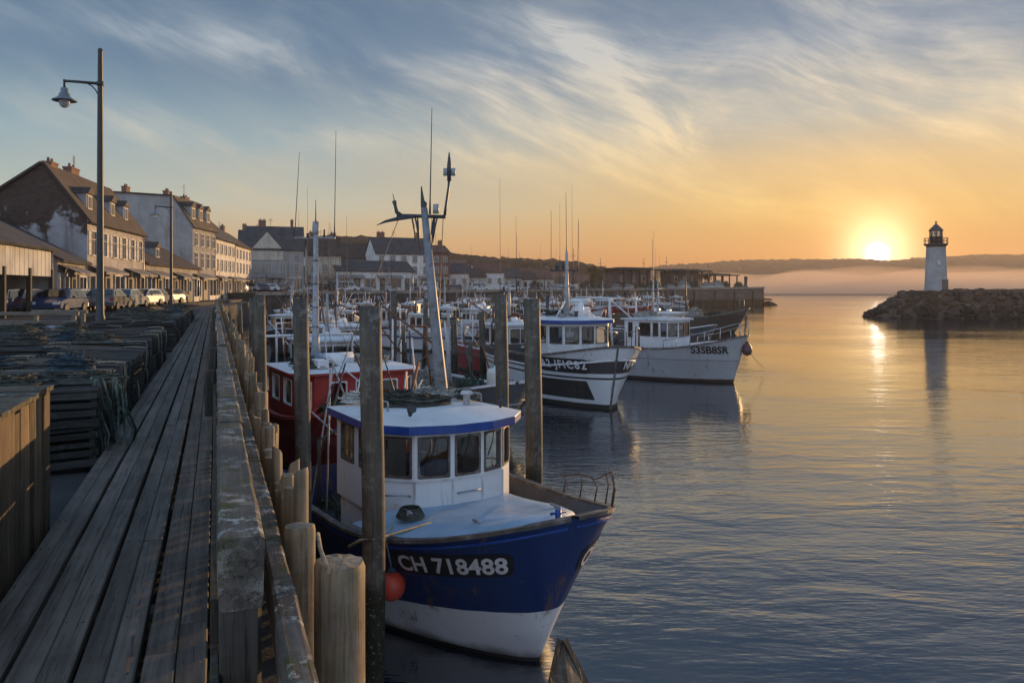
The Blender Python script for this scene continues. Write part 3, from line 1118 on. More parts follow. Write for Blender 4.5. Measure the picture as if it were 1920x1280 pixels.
m_glass = glass_mat('cabin_glass')
m_white = pbr('boat_white', (0.74, 0.75, 0.76), 0.42, var=0.06, vscale=1.5, dirt=(0.42, 0.33, 0.24), dirt_amt=0.35, dirt_scale=2.4, bump=0.002, bscale=5)
m_white2 = pbr('boat_white_worn', (0.62, 0.63, 0.64), 0.5, var=0.10, vscale=1.5, dirt=(0.30, 0.24, 0.19), dirt_amt=0.6, dirt_scale=2.0, bump=0.002, bscale=5)
m_blue = pbr('boat_blue', (0.010, 0.055, 0.260), 0.4, var=0.18, vscale=3, dirt=(0.10, 0.14, 0.24), dirt_amt=0.3, dirt_scale=5)
m_cover = pbr('foredeck_blue', (0.29, 0.41, 0.53), 0.55, var=0.16, vscale=2, dirt=(0.44, 0.46, 0.47), dirt_amt=0.8, dirt_scale=3, bump=0.006, bscale=4)
m_red = pbr('boat_red', (0.36, 0.026, 0.022), 0.45, var=0.2, vscale=2, dirt=(0.18, 0.09, 0.08), dirt_amt=0.5, dirt_scale=3)
m_brown = pbr('varnish_brown', (0.20, 0.085, 0.03), 0.4, var=0.3, vscale=6)
m_deckp = pbr('deck_paint', (0.16, 0.17, 0.18), 0.7, var=0.25, vscale=3, dirt=(0.07, 0.05, 0.04), dirt_amt=0.7, dirt_scale=4)
m_inner = pbr('bulwark_inner', (0.07, 0.075, 0.085), 0.65, var=0.3, vscale=3, dirt=(0.14, 0.07, 0.04), dirt_amt=0.5, dirt_scale=5)
m_rubber = pbr('black_rubber', (0.018, 0.018, 0.02), 0.6, var=0.2)
m_rail = pbr('worn_rail_paint', (0.10, 0.085, 0.075), 0.6, var=0.4, vscale=6, dirt=(0.30, 0.29, 0.28), dirt_amt=0.6, dirt_scale=6)
m_mast = pbr('mast_paint', (0.33, 0.345, 0.36), 0.5, var=0.15, vscale=6, dirt=(0.20, 0.10, 0.05), dirt_amt=0.7, dirt_scale=5)
m_mastg = pbr('mast_grey', (0.20, 0.215, 0.23), 0.5, var=0.25, vscale=6, dirt=(0.10, 0.06, 0.035), dirt_amt=0.7, dirt_scale=5)
m_dark = pbr('mast_dark', (0.045, 0.05, 0.055), 0.5, var=0.3, vscale=8)
m_rust = pbr('rusty_steel', (0.14, 0.06, 0.03), 0.8, var=0.5, vscale=10)
m_int = pbr('cabin_interior', (0.16, 0.11, 0.075), 0.7, var=0.3, vscale=3)
m_lett_w = pbr('lettering_white', (0.72, 0.73, 0.75), 0.55, var=0.12, vscale=12)
m_lett_k = pbr('lettering_black', (0.02, 0.02, 0.022), 0.6, var=0.15, vscale=8)
m_seat = pbr('seat_cloth', (0.20, 0.20, 0.22), 0.8)


def paint(name, bands, rough=0.38, grime=0.5, patch=None):
    """hull paint in bands: [(z of the lower edge at the stem, rise per metre aft, colour), ...] from the bottom up"""
    m = bpy.data.materials.new(name)
    m.use_nodes = True
    t = NT(m.node_tree)
    b = t.n['Principled BSDF']
    co = t.node('ShaderNodeTexCoord').outputs['Object']
    sp = t.node('ShaderNodeSeparateXYZ')
    t.put(sp.inputs[0], co)
    wob = t.math('MULTIPLY', t.math('SUBTRACT', t.noise(co, 6.0, 3.0), 0.5), 0.02)
    z = t.math('ADD', sp.outputs[2], wob)
    base = (*bands[0][2], 1)
    for z0, sl, c in bands[1:]:
        thr = t.math('MULTIPLY_ADD', sp.outputs[0], -sl, z0)      # x is negative going aft
        base = t.mix(t.math('GREATER_THAN', z, thr), base, (*c, 1))
    if patch:
        x0, x1, z0, z1, c = patch
        inx = t.math('MULTIPLY', t.math('GREATER_THAN', sp.outputs[0], x0), t.math('LESS_THAN', sp.outputs[0], x1))
        inz = t.math('MULTIPLY', t.math('GREATER_THAN', z, z0), t.math('LESS_THAN', z, z1))
        base = t.mix(t.math('MULTIPLY', inx, inz), base, (*c, 1))
    n1 = t.noise(co, 1.4, 6.0, 0.65)
    base = t.mix(0.22, base, t.mix(n1, (0.02, 0.02, 0.02, 1), (1, 1, 1, 1)), 'OVERLAY')
    # rust and scuff streaks running down
    st = t.noise(t.mapping(co, sc=(7, 7, 0.55)), 1.0, 7.0, 0.7, 0.4)
    spot = t.noise(co, 1.1, 4.0, 0.6)
    f = t.math('MULTIPLY', t.maprange(st, 0.50, 0.63), t.maprange(spot, 0.44, 0.62))
    base = t.mix(t.math('MULTIPLY', f, grime), base, (0.15, 0.085, 0.05, 1))
    sc = t.noise(t.mapping(co, sc=(1, 1, 3)), 3.0, 8.0, 0.75)
    base = t.mix(t.math('MULTIPLY', t.maprange(sc, 0.60, 0.70), grime * 0.6), base, (0.10, 0.10, 0.10, 1))
    # weed and slime just above the water
    wl_ = t.maprange(t.math('ADD', z, t.math('MULTIPLY', t.math('SUBTRACT', n1, 0.5), 0.25)), 0.16, 0.02)
    base = t.mix(t.math('MULTIPLY', wl_, 0.75), base, (0.022, 0.022, 0.015, 1))
    t.put(b.inputs['Base Color'], base)
    t.put(b.inputs['Roughness'], t.math('MULTIPLY_ADD', n1, 0.25, rough - 0.1))
    bp = t.node('ShaderNodeBump'); bp.inputs['Strength'].default_value = 0.5; bp.inputs['Distance'].default_value = 0.012
    t.put(bp.inputs['Height'], t.noise(t.mapping(co, sc=(0.5, 0.5, 2.2)), 1.6, 3.0))
    t.l.new(bp.outputs[0], b.inputs['Normal'])
    return m


CABIN = None


class Boat:
    """local frame: x forward (stem head at 0), y to port, z up from the water"""
    def __init__(s, name, label, S, a, L, B, zs, zm, za, rake=0.6, La=2.8, Lw=4.0, hullmat=None, deck_z=0.55, full=(2.0, 2.25, 1.8, 1.25), group='fishing boats moored in the harbour', cat='fishing boat'):
        a = Vector(a).normalized()
        f = -a
        s.root = empty(name, (S[0], S[1], 0), math.atan2(f.y, f.x), label, cat, group)
        s.S, s.a, s.perp = Vector(S), a, Vector((-a.y, a.x))
        s.full = full
        s.L, s.B, s.zs, s.zm, s.za, s.rake, s.La, s.Lw, s.dz = L, B, zs, zm, za, rake, La, Lw, deck_z
        N, K = 34, 9
        ts = [(i / N) ** 1.7 for i in range(N + 1)]
        vs_ = [0, .12, .25, .4, .55, .7, .85, 1.0]
        s.ts = ts
        mb = MB()
        for sg in (1, -1):
            rows = []
            for t in ts:
                row = [s.side(t, v, sg) for v in vs_]
                w_ = row[-1]
                row.append(Vector((w_.x - 0.05, w_.y * 0.72, -0.3)))
                row.append(Vector((w_.x - 0.25, w_.y * 0.10, -0.62)))
                rows.append(row)
            mb.grid(rows, smooth=True)
        rows = [[s.side(0, v, 1), s.side(0, v, -1)] for v in vs_]
        mb.grid(rows, smooth=False)
        # transom
        pts = [s.side(1, v, 1) for v in vs_] + [s.side(1, v, -1) for v in reversed(vs_)]
        mb.add(pts, [tuple(range(len(pts)))])
        s.hull = mb.build('hull', hullmat, s.root)
        # inner bulwark and deck
        mb = MB()
        def inner(t, sg, z, inset):
            p = s.side(t, max(0.0, 1 - z / s.gz(t)), sg)
            return Vector((p.x - inset * 0.6, sg * max(0.0, abs(p.y) - inset), z))

        for sg in (1, -1):
            rows = []
            for t in ts[1:]:
                gz_ = s.gz(t)
                dd = s.dz if gz_ - s.dz > 0.15 else gz_ - 0.15
                rows.append([inner(t, sg, gz_ - .005, .06), inner(t, sg, gz_ * .5 + dd * .5, .07), inner(t, sg, dd, .08)])
            mb.grid(rows)
        mb.build('bulwark', m_inner, s.root, recalc=False)
        mb = MB()
        rows = []
        for t in ts[1:]:
            gz_ = s.gz(t)
            dd = s.dz if gz_ - s.dz > 0.15 else gz_ - 0.15
            g = inner(t, 1, dd + .01, .075)
            rows.append([Vector((g.x, -g.y, g.z)), Vector((g.x, 0, g.z + .02)), Vector((g.x, g.y, g.z))])
        mb.grid(rows, smooth=False)
        mb.build('deck', m_deckp, s.root)

    def gz(s, t):
        k = min(1, t * s.L / (s.L * 0.45))
        z = s.zs + (s.zm - s.zs) * (1 - (1 - k) ** 2.0)
        if t > 0.45: z += (s.za - s.zm) * ((t - 0.45) / 0.55)
        return z

    def side(s, t, v, sg):
        """hull skin: t along (0 stem .. 1 transom), v down (0 gunwale .. 1 water)"""
        ga = s.L * t
        wa = s.rake + (s.L - s.rake - 0.15) * t
        taper = 1 - 0.22 * max(0, (t - 0.6) / 0.4) ** 2
        q = lambda a, La, n, m: (1 - (1 - min(1.0, a / La)) ** n) ** (1 / m)
        hg = 0.035 + (s.B - 0.035) * q(ga, s.La, s.full[0], s.full[1]) * taper
        hw = 0.02 + (s.B * 0.90 - 0.02) * q(wa - s.rake, s.Lw, s.full[2], s.full[3]) * taper
        gz = s.gz(t)
        e = (1 - v) ** 1.25
        hb = hw + (hg - hw) * e
        al = wa + (ga - wa) * (1 - v)
        return Vector((-al, sg * hb, gz * (1 - v)))

    def loc(s, al, pe, z):
        """(metres aft of the stem head, metres to starboard, height) -> local"""
        return Vector((-al, -pe, z))

    def world(s, p):
        return s.root.matrix_basis @ Vector(p)

    def gunwale(s, mat, wd=0.11, ht=0.07, name='gunwale_rail', v=0.0, proud=0.02, t1=1.0):
        mb = MB()
        for sg in (1, -1):
            rows = []
            for t in [x for x in s.ts if x <= t1]:
                g = s.side(t, v, sg)
                o = g + Vector((0.02 if t < 0.02 else 0, sg * proud, 0))
                i_ = Vector((g.x - (0.06 if t < .02 else 0.03), sg * max(0.0, abs(g.y) + proud - wd), g.z))
                hh = Vector((0, 0, ht))
                rows.append([o - hh * .5, o + hh * .5, i_ + hh * .5, i_ - hh * .5, o - hh * .5])
            mb.grid(rows, smooth=False)
            mb.add(rows[-1][:4], [(0, 1, 2, 3)])
        return mb.build(name, mat, s.root)

    def strake(s, mat, v, ht=0.05, t0=0.0, t1=1.0, name='rubbing_strake', proud=0.035):
        mb = MB()
        for sg in (1, -1):
            rows = []
            for t in [x for x in s.ts if t0 <= x <= t1]:
                g = s.side(t, v, sg)
                n = Vector((0.35 if t < 0.1 else 0, sg, 0)).normalized() * proud
                hh = Vector((0, 0, ht / 2))
                rows.append([g - hh, g + n - hh * .7, g + n + hh * .7, g + hh])
            mb.grid(rows, smooth=False)
        return mb.build(name, mat, s.root)

    def stem(s, mat, wd=0.09, proud=0.03, z1=None):
        mb = MB()
        rows = []
        for i in range(9):
            v = i / 8 * 1.0
            p = s.side(0, v, 1)
            c = Vector((p.x + proud, 0, p.z + (0.06 if i == 0 else 0)))
            rows.append([c + Vector((-.10, -wd / 2, 0)), c + Vector((0, -wd / 2 * .7, 0)), c + Vector((0, wd / 2 * .7, 0)), c + Vector((-.10, wd / 2, 0))])
        mb.grid(rows, smooth=False)
        mb.add(rows[0], [(0, 1, 2, 3)])
        return mb.build('stem_post', mat, s.root)

    def text(s, txt, size, t_a, z_mid, sg, mat, back=None, name='registration_number', shear=0.0, space=1.0, back_h=1.0, rise=0.0):
        """lettering wrapped on the hull skin; starts t_a metres aft on the skin line, reads left to right"""
        cu = bpy.data.curves.new('txt', 'FONT')
        cu.body = txt
        cu.size = size
        cu.shear = shear
        cu.space_character = space
        cu.resolution_u = 3
        cu.offset = size * 0.026
        ob = bpy.data.objects.new('txt', cu)
        col.objects.link(ob)
        bpy.context.view_layer.update()
        me0 = bpy.data.meshes.new_from_object(ob.evaluated_get(bpy.context.evaluated_depsgraph_get()))
        bpy.data.objects.remove(ob)
        bm = bmesh.new()
        bm.from_mesh(me0)
        bmesh.ops.triangulate(bm, faces=bm.faces)
        for _ in range(2):
            es = [e for e in bm.edges if e.calc_length() > size * 0.22]
            if es: bmesh.ops.subdivide_edges(bm, edges=es, cuts=1)
            bmesh.ops.triangulate(bm, faces=bm.faces)
        xs = [v.co.x for v in bm.verts]; ys = [v.co.y for v in bm.verts]
        x0, x1, y0, y1 = min(xs), max(xs), min(ys), max(ys)
        W = x1 - x0
        # table: distance aft along the skin at mid height -> t
        tab = []
        dist = 0; prev = None
        for i in range(400):
            t = i / 399
            p = s.side(t, 1 - z_mid / s.gz(t), sg)
            if prev is not None: dist += (p - prev).length
            tab.append((dist, t)); prev = p

        def skin(dd, z, off):
            t = interp(tab, dd)
            v = min(1.0, max(0.0, 1 - z / s.gz(t)))
            p = s.side(t, v, sg)
            p1 = s.side(min(1, t + .004), v, sg); p2 = s.side(t, min(1, v + .02), sg)
            n = (p1 - p).cross(p2 - p)
            if n.y * sg < 0: n = -n
            return p + n.normalized() * off

        # starboard (sg=-1) side: bow is on the viewer's right, so text runs from aft to the bow
        for v in bm.verts:
            x = v.co.x - x0
            dd = t_a + (W - x) if sg < 0 else t_a + x
            v.co = skin(dd, z_mid + v.co.y - (y0 + y1) / 2 + (x - W / 2) * rise * -sg, 0.014)
        me = bpy.data.meshes.new(name)
        bm.to_mesh(me); bm.free()
        me.materials.clear()
        me.materials.append(mat)
        o = bpy.data.objects.new(name, me)
        col.objects.link(o)
        o.parent = s.root
        bpy.data.meshes.remove(me0)
        if back is not None:
            mb = MB()
            rows = []
            n = 26
            hgt = (y1 - y0) * 1.35 * back_h
            pad = size * 0.22
            for i in range(n + 1):
                x = -pad + (W + 2 * pad) * i / n
                e = min(i, n - i) / 2.0
                k = 1.0 if e >= 1 else 0.62 + 0.38 * math.sqrt(max(0, 1 - (1 - e) ** 2))
                dd = t_a + (W - x) if sg < 0 else t_a + x
                rows.append([skin(max(0.02, dd), z_mid + (x - W / 2) * rise * -sg + hgt * k * (j / 4 - .5), 0.007) for j in range(5)])
            mb.grid(rows)
            mb.build('number_board', back, s.root)
        return o

    def wheelhouse(s, pts, z0, z1, wins, wallmat, roofmat, fasciamat, over=0.13, fas=0.11, camber=0.09, framemat=None, name='wheelhouse', door=True, roofmat2=None):
        """pts (aft, starboard) from the aft starboard corner round the front to the aft port corner;
        wins[k] lists (start, end, sill, head) on facet k as fractions of its length / heights"""
        root = s.root
        P = [s.loc(a, p, 0) for a, p in pts]
        n = len(P)
        cen = sum(P, Vector()) / n
        wall = MB()
        frames = []
        for k in range(n):
            p, q = P[k], P[(k + 1) % n]
            d = (q - p); L = d.length; d = d / L
            out = Vector((d.y, -d.x, 0))
            if out.dot((p + q) / 2 - cen) < 0: out = -out
            th = 0.05
            cuts = sorted(wins.get(k, []))

            def slab(a0, a1, b0, b1):
                if a1 - a0 < 1e-4 or b1 - b0 < 1e-4: return
                c = p + d * ((a0 + a1) / 2) - out * th / 2
                wall.box((c.x, c.y, (b0 + b1) / 2), (a1 - a0, th, b1 - b0), rz=math.atan2(d.y, d.x))
            cur = 0.0
            for (f0, f1, sill, head) in cuts:
                a0, a1 = f0 * L, f1 * L
                slab(cur, a0, z0, z1)
                slab(a0, a1, z0, sill)
                slab(a0, a1, head, z1)
                frames.append((p, d, out, a0, a1, sill, head))
                cur = a1
            slab(cur, L, z0, z1)
        wh = wall.build(name, wallmat, root)
        for (p, d, out, a0, a1, sill, head) in frames:
            w_, h_ = a1 - a0, head - sill
            cx, cz = (a0 + a1) / 2, (sill + head) / 2

            def rr_(ww, hh, r, off):
                res = []
                for (sx, sz, st) in ((1, 1, 0), (-1, 1, 90), (-1, -1, 180), (1, -1, 270)):
                    for q in range(5):
                        an = R(st + 22.5 * q)
                        lx = sx * (ww / 2 - r) + r * math.cos(an)
                        lz = sz * (hh / 2 - r) + r * math.sin(an)
                        c = p + d * (cx + lx) + out * off
                        res.append(Vector((c.x, c.y, cz + lz)))
                return res
            r_in = min(w_, h_) * 0.16
            A = rr_(w_ + .02, h_ + .02, 0.02, 0.012)
            Bq = rr_(w_ - .035, h_ - .035, r_in, 0.014)
            Cq = rr_(w_ - .035, h_ - .035, r_in, -0.022)
            A0 = rr_(w_ + .02, h_ + .02, 0.02, -0.001)
            mb = MB()
            mb.grid([A0 + A0[:1], A + A[:1], Bq + Bq[:1], Cq + Cq[:1]], smooth=False)
            fr = mb.build('window_frame', framemat or m_rail, wh)
            mb = MB()
            mb.add(rr_(w_ - .034, h_ - .034, r_in, -0.02), [tuple(range(20))])
            mb.build('window_pane', m_glass, fr)
        # roof: fascia ring and cambered top
        mb = MB()
        ring = []
        for k in range(n):
            v = P[k] - cen
            v = Vector((v.x, v.y, 0))
            ring.append(P[k] + v.normalized() * (over * 1.35))
        mb.prism([(q.x, q.y) for q in ring], z1 + .001, z1 + fas)
        rf = None
        rows = []
        for j in range(5):
            f = 1 - j / 4
            rows.append([Vector((cen.x + (q.x - cen.x) * (f * 1.0 + 0.004), cen.y + (q.y - cen.y) * (f * 1.0 + .004), z1 + fas + 0.002 + camber * (1 - f ** 2))) for q in ring + ring[:1]])
        m2 = MB()
        m2.grid(rows, smooth=True)
        rf = m2.build('roof', roofmat, root)
        fc = mb.build('fascia', fasciamat, rf, bevel=0.012)
        # inside: console, seat and back bulkhead tone
        mb = MB()
        fx = sum((q.x for q in P), 0) / n
        mb.box((cen.x + 0.25, cen.y, (z0 + 1.0 * (z1 - z0) * .35 + z0) / 2), (0.35, 0.9, (z1 - z0) * .42))
        mb.box((cen.x - 0.3, cen.y + .2, z0 + 0.35), (0.4, 0.4, 0.5))
        mb.build('console', m_int, root)
        return wh

    def tube(s, name, pts, r, mat, parent=None, n=8):
        mb = MB()
        mb.tube(pts, r, n)
        return mb.build(name, mat, parent or s.root)


def antenna(boat, base, tip, r=0.012, parent=None, mat=None):
    b, t_ = Vector(base), Vector(tip)
    return boat.tube('antenna', [b, b.lerp(t_, .15), t_], [r * 1.6, r, r * .4], mat or m_dark, parent, 6)


def rope(name, pts, r, mat, label, group=None, sag=0.0):
    pts = [Vector(p) for p in pts]
    if len(pts) == 2:
        a, b = pts
        pts = [a.lerp(b, i / 8) - Vector((0, 0, sag * 4 * (i / 8) * (1 - i / 8))) for i in range(9)]
    mb = MB()
    o0 = pts[0]
    mb.tube([p - o0 for p in pts], r, 6)
    o = mb.build(name, mat)
    o.location = o0
    return prop(o, label, 'rope', group)


# ---- the blue boat in front
P_BLUE = paint('hull_blue_white', [(0, 0, (0.012, 0.012, 0.014)), (0.05, 0.0, (0.74, 0.75, 0.78)), (0.70, -0.10, (0.009, 0.034, 0.135))], grime=0.9)
b1 = Boat('fishing_boat', 'blue and white fishing boat with white wheelhouse moored in front of the jetty', (0.66, 8.45), (-0.56, 0.83), 5.9, 1.62, 1.76, 1.31, 1.32,
          rake=0.66, hullmat=P_BLUE, deck_z=0.50)
b1.gunwale(m_rail, 0.09, 0.042)
b1.strake(m_blue, 0.06, 0.035, name='sheer_strake', proud=0.03)
b1.text('CH 718488', 0.285, 0.58, 1.20, -1, m_lett_w, m_lett_k, space=1.02, rise=0.11)
b1.text('CH 718488', 0.285, 0.30, 1.20, 1, m_lett_w, m_lett_k, space=1.02)
wz0, wz1 = 1.30, 2.40
b1.wheelhouse([(4.15, 1.0), (2.60, 1.04), (2.24, 0.74), (2.10, 0.28), (2.10, -0.16), (2.22, -0.54), (2.5, -0.84), (4.15, -0.84)], wz0, wz1,
              {0: [(0.12, 0.42, 1.84, 2.34), (0.55, 0.88, 1.84, 2.34)], 1: [(0.10, 0.90, 1.84, 2.34)], 2: [(0.09, 0.91, 1.84, 2.34)], 3: [(0.09, 0.91, 1.84, 2.34)],
               4: [(0.10, 0.90, 1.84, 2.34)], 5: [(0.10, 0.90, 1.84, 2.34)], 6: [(0.1, 0.4, 1.84, 2.34), (0.55, 0.85, 1.84, 2.34)], 7: [(0.12, 0.42, 0.9 + .5, 2.30), (0.58, 0.88, 1.84, 2.3)]},
              paint('cabin_white', [(0, 0, (.74, .75, .76))], grime=.6), m_white, m_blue)
# lower part of the house down to the deck and seams on the front panels
mb = MB()
mb.prism([(-a, -p) for a, p in [(4.1, 0.96), (2.62, 1.0), (2.28, 0.71), (2.14, 0.28), (2.14, -0.16), (2.26, -0.52), (2.54, -0.8), (4.1, -0.8)]], 0.5, 1.299)
mb.build('house_base', m_white, b1.root)
mb = MB()
for a, p in ((2.232, 0.745), (2.092, 0.28), (2.092, -0.16), (2.212, -0.545)):
    mb.beam(b1.loc(a, p, 1.34), b1.loc(a, p, 1.80), 0.022, 0.012, up=(1, 0, 0))
for (a0, p0), (a1, p1) in (((2.6, 1.05), (2.232, .75)), ((2.232, .745), (2.09, .28)), ((2.09, .28), (2.09, -.16)), ((2.09, -.16), (2.21, -.545))):
    mb.beam(b1.loc(a0 - .008, p0, 1.80), b1.loc(a1 - .008, p1, 1.80), 0.012, 0.016)
mb.build('panel_seams', m_white2, b1.root)
# raised foredeck cover
rows = []
for i in range(15):
    al = 0.34 + (2.36 - 0.34) * i / 14
    hb = abs(b1.side(al / b1.L, 0, 1).y)
    k = min(1.0, math.sqrt(max(0, (i + .6) / 5.0)))
    lo = -min(hb - 0.30, 1.10) * k if hb > .5 else -0.02
    hi = max(0.03, min(hb - 0.085, 1.6))
    zt = b1.gz(al / b1.L) + 0.03 + 0.09 * i / 14
    row = []
    for j in range(13):
        f = j / 12
        drop = 0.34 * max(0, 1 - f * 6) ** 2 + 0.05 * max(0, 1 - (1 - f) * 6)
        row.append(b1.loc(al, lo + (hi - lo) * f, zt + 0.045 * math.sin(f * math.pi) - drop - (0.06 if i == 0 else 0)))
    rows.append(row)
mb = MB()
mb.grid(rows)
mb.build('foredeck_cover', m_cover, b1.root)
# bow rail on the port side: rusty uprights
pr = []
for i, (al, hh) in enumerate(((0.34, 0.34), (0.56, 0.44), (0.9, 0.40), (1.3, 0.30), (1.75, 0.34), (2.2, 0.26))):
    g = b1.side(al / b1.L, 0, 1)
    q = Vector((g.x, g.y - .03, g.z + .03))
    b1.tube('rail_post', [q, q + Vector((0.03, .02, hh * .6)), q + Vector((0.02 - .05 * (i % 2), -.02, hh))], [0.011, 0.009, 0.006], m_rust)
    pr.append(q + Vector((0.02, 0, hh * .93)))
b1.tube('rail_wire', pr, 0.008, m_rust)
b1.tube('bow_bitt', [b1.loc(0.28, 0, 1.45), b1.loc(0.28, 0, 1.80)], 0.035, m_blue)
b1.tube('bow_bitt_bar', [b1.loc(0.28, -.10, 1.76), b1.loc(0.28, .10, 1.76)], 0.016, m_blue)
# mast with its spreader and instruments
mt = b1.tube('mast', [b1.loc(3.9, -.55, 2.40), b1.loc(3.9, -.55, 2.72), b1.loc(3.97, -.45, 4.0), b1.loc(4.05, -.34, 5.42)], [0.125, 0.095, 0.070, 0.050], m_mastg, n=14)
top = b1.loc(4.045, -.345, 5.30)
# directions seen square-on: the spreader runs across the picture
inv = Matrix.Rotation(-b1.root.rotation_euler.z, 3, 'Z')
ex = inv @ Vector((1, 0, 0)); ey = inv @ Vector((0, 1, 0))
ez = Vector((0, 0, 1))
P = lambda x, z, y=0: top + ex * x + ey * y + ez * z
b1.tube('spreader', [P(-.42, 0), P(.32, -.02)], 0.028, m_dark, mt)
b1.tube('torn_pennant', [P(-.14, -.03, -.03), P(-.4, -.05, -.03), P(-.58, -.09, -.03), P(-.72, -.15, -.03)], [.012, .03, .02, .004], m_dark, mt)
b1.tube('horn', [P(-.36, .01), P(-.42, .05), P(-.44, .14), P(-.46, .22)], [.03, .03, .024, .034], m_dark, mt)
b1.tube('whip', [P(-.45, .2), P(-.48, .33)], [.01, .004], m_dark, mt)
b1.tube('mast_head', [P(0, .02), P(-.01, .18), P(-.03, .22), P(-.05, .44)], [.05, .05, .03, .008], m_dark, mt)
antenna(b1, P(.08, .02), P(.11, 1.62), 0.012, mt)
b1.tube('radar_dome', [P(.17, .03), P(.17, .17)], [.05, .045], m_mast, mt)
b1.tube('instrument_stalk', [P(.30, -.01), P(.32, .14), P(.36, .42), P(.37, .55)], [.022, .02, .018, .018], m_dark, mt)
b1.tube('instrument_head', [P(.37, .52), P(.37, .75), P(.37, .95)], [.032, .035, .008], m_dark, mt)
for sx in (-.055, .06):
    b1.tube('lamp', [P(.37 + sx, .60), P(.37 + sx, .71)], [.036, .036], m_mast, mt)
for i, (xa, za_) in enumerate(((-.16, -.42), (-.09, -.55), (-.12, -.3), (.12, -.3), (.16, -.42), (.13, -.52))):
    b1.tube('flag_rag', [P(xa * 1.2, -.03), P(xa * 1.0, za_ * .4, -.02), P(xa * .8, za_, -.03)], [.012, .016, .004], m_dark, mt, 5)
for sx, e in ((-.38, b1.loc(4.9, 1.3, 1.4)), (.28, b1.loc(5.2, -1.1, 1.4))):
    b1.tube('stay', [P(sx, -.02), e], 0.006, m_dark, mt, 5)
# trim on the roof and the gallows behind the house
b1.tube('roof_rail', [b1.loc(3.0, .75, 2.58), b1.loc(3.0, .75, 2.70), b1.loc(4.2, .75, 2.70), b1.loc(4.2, .75, 2.55)], 0.012, m_galv)
b1.tube('roof_rail', [b1.loc(3.0, -.7, 2.58), b1.loc(3.0, -.7, 2.70), b1.loc(4.2, -.7, 2.70), b1.loc(4.2, -.7, 2.55)], 0.012, m_galv)
gl = b1.tube('gallows', [b1.loc(5.0, 0.95, .5), b1.loc(5.0, .95, 1.9), b1.loc(5.0, .4, 2.15), b1.loc(5.0, -.4, 2.15), b1.loc(5.0, -.95, 1.9), b1.loc(5.0, -.95, .5)], 0.032, m_dark)
b1.tube('derrick', [b1.loc(5.0, -.5, 2.15), b1.loc(5.9, -1.2, 2.9)], 0.03, m_rust)
mb = MB()
mb.lathe((0, 0, 0), [(.05, -.34), (.22, -.34), (.22, -.30), (.10, -.29), (.10, .29), (.22, .30), (.22, .34), (.05, .34)], 16)
wn = mb.build('winch', m_rust, b1.root)
wn.location = b1.loc(4.6, 0.1, 0.95); wn.rotation_euler = (R(90), 0, 0)
for (al, pe, zz_, sc, mt_, lab) in ((3.35, .2, 2.60, (.5, .4, .14), m_net, 'low dark heap of net on the wheelhouse roof of the blue boat'),
                                    (3.95, -.35, 2.58, (.35, .32, .16), m_net_w, 'pale rope heap beside the mast foot on the blue boat roof'),
                                    (4.7, 1.0, .55, (.5, .45, .42), m_rope_blue, 'blue net heap on the side deck behind the blue boat wheelhouse'),
                                    (5.3, .3, .55, (.6, .6, .5), m_net_g, 'green net heap on the stern of the blue boat'),
                                    (5.2, -.8, .55, (.45, .4, .6), m_net_y, 'ochre net heap on the far quarter of the blue boat')):
    w_ = b1.world(b1.loc(al, pe, zz_))
    net_heap(w_, sc, mt_, lab, 'nets on the fishing boats', n=24, seed=int(al * 10), r=0.009)
rr = random.Random(111)
for q in range(10):
    b1.tube('gear_pole', [b1.loc(rr.uniform(4.4, 5.6), rr.uniform(-1.2, 1.2), .6), b1.loc(rr.uniform(4.2, 5.7), rr.uniform(-1.3, 1.3), rr.uniform(2.2, 3.3))], .015, rr.choice((m_rust, m_dark, m_white2, m_mast)), n=5)
for q in range(6):
    net_heap(b1.world(b1.loc(3.5 + .12 * q, -.75 + .3 * q, 2.58)), (.22, .18, rr.uniform(.08, .2)), (m_net, m_net_w, m_net_y, m_net, m_net_g, m_rope_white)[q],
             ('dark', 'pale', 'ochre', 'small dark', 'green', 'white')[q] + ' net tangle along the aft edge of the blue boat roof', 'nets on the fishing boats', n=22, seed=800 + q, r=.008)
# fittings: wipers, grab rails, hatch, windlass, cleats, lights
for (a0, p0), (a1, p1) in (((2.24, .74), (2.10, .28)), ((2.10, .28), (2.10, -.16)), ((2.10, -.16), (2.22, -.54))):
    am, pm = (a0 + a1) / 2 - .05, (p0 + p1) / 2
    b1.tube('wiper', [b1.loc(am, pm, 2.36), b1.loc(am - .005, pm + .03, 2.22), b1.loc(am, pm + .10, 2.04)], .008, m_rubber, n=5)
b1.tube('grab_rail', [b1.loc(2.50, 1.03, 1.62), b1.loc(2.44, 1.08, 1.64), b1.loc(2.26, .86, 1.64), b1.loc(2.28, .78, 1.62)], .012, m_galv, n=6)
b1.tube('grab_rail', [b1.loc(2.08, .22, 1.62), b1.loc(2.02, .20, 1.64), b1.loc(2.02, -.08, 1.64), b1.loc(2.08, -.10, 1.62)], .012, m_galv, n=6)
for al, pe in ((.95, .62), (1.75, 1.08), (1.0, -.5)):
    b1.tube('cleat', [b1.loc(al - .09, pe, 1.60), b1.loc(al + .09, pe, 1.60)], .016, m_galv, n=6)
    b1.tube('cleat_foot', [b1.loc(al, pe, 1.50), b1.loc(al, pe, 1.60)], .02, m_galv, n=6)
mb = MB()
for q in range(5):
    mb.tube([((.16 - .012 * q) * math.cos(a), (.16 - .012 * q) * math.sin(a), .015 + .022 * q) for a in [6.2832 * i / 18 for i in range(19)]], .013, 6)
o = mb.build('rope_coil', m_net); o.location = b1.world(b1.loc(1.85, 1.0, 1.50)); prop(o, 'coil of dark rope lying on the blue boat foredeck cover', 'rope')
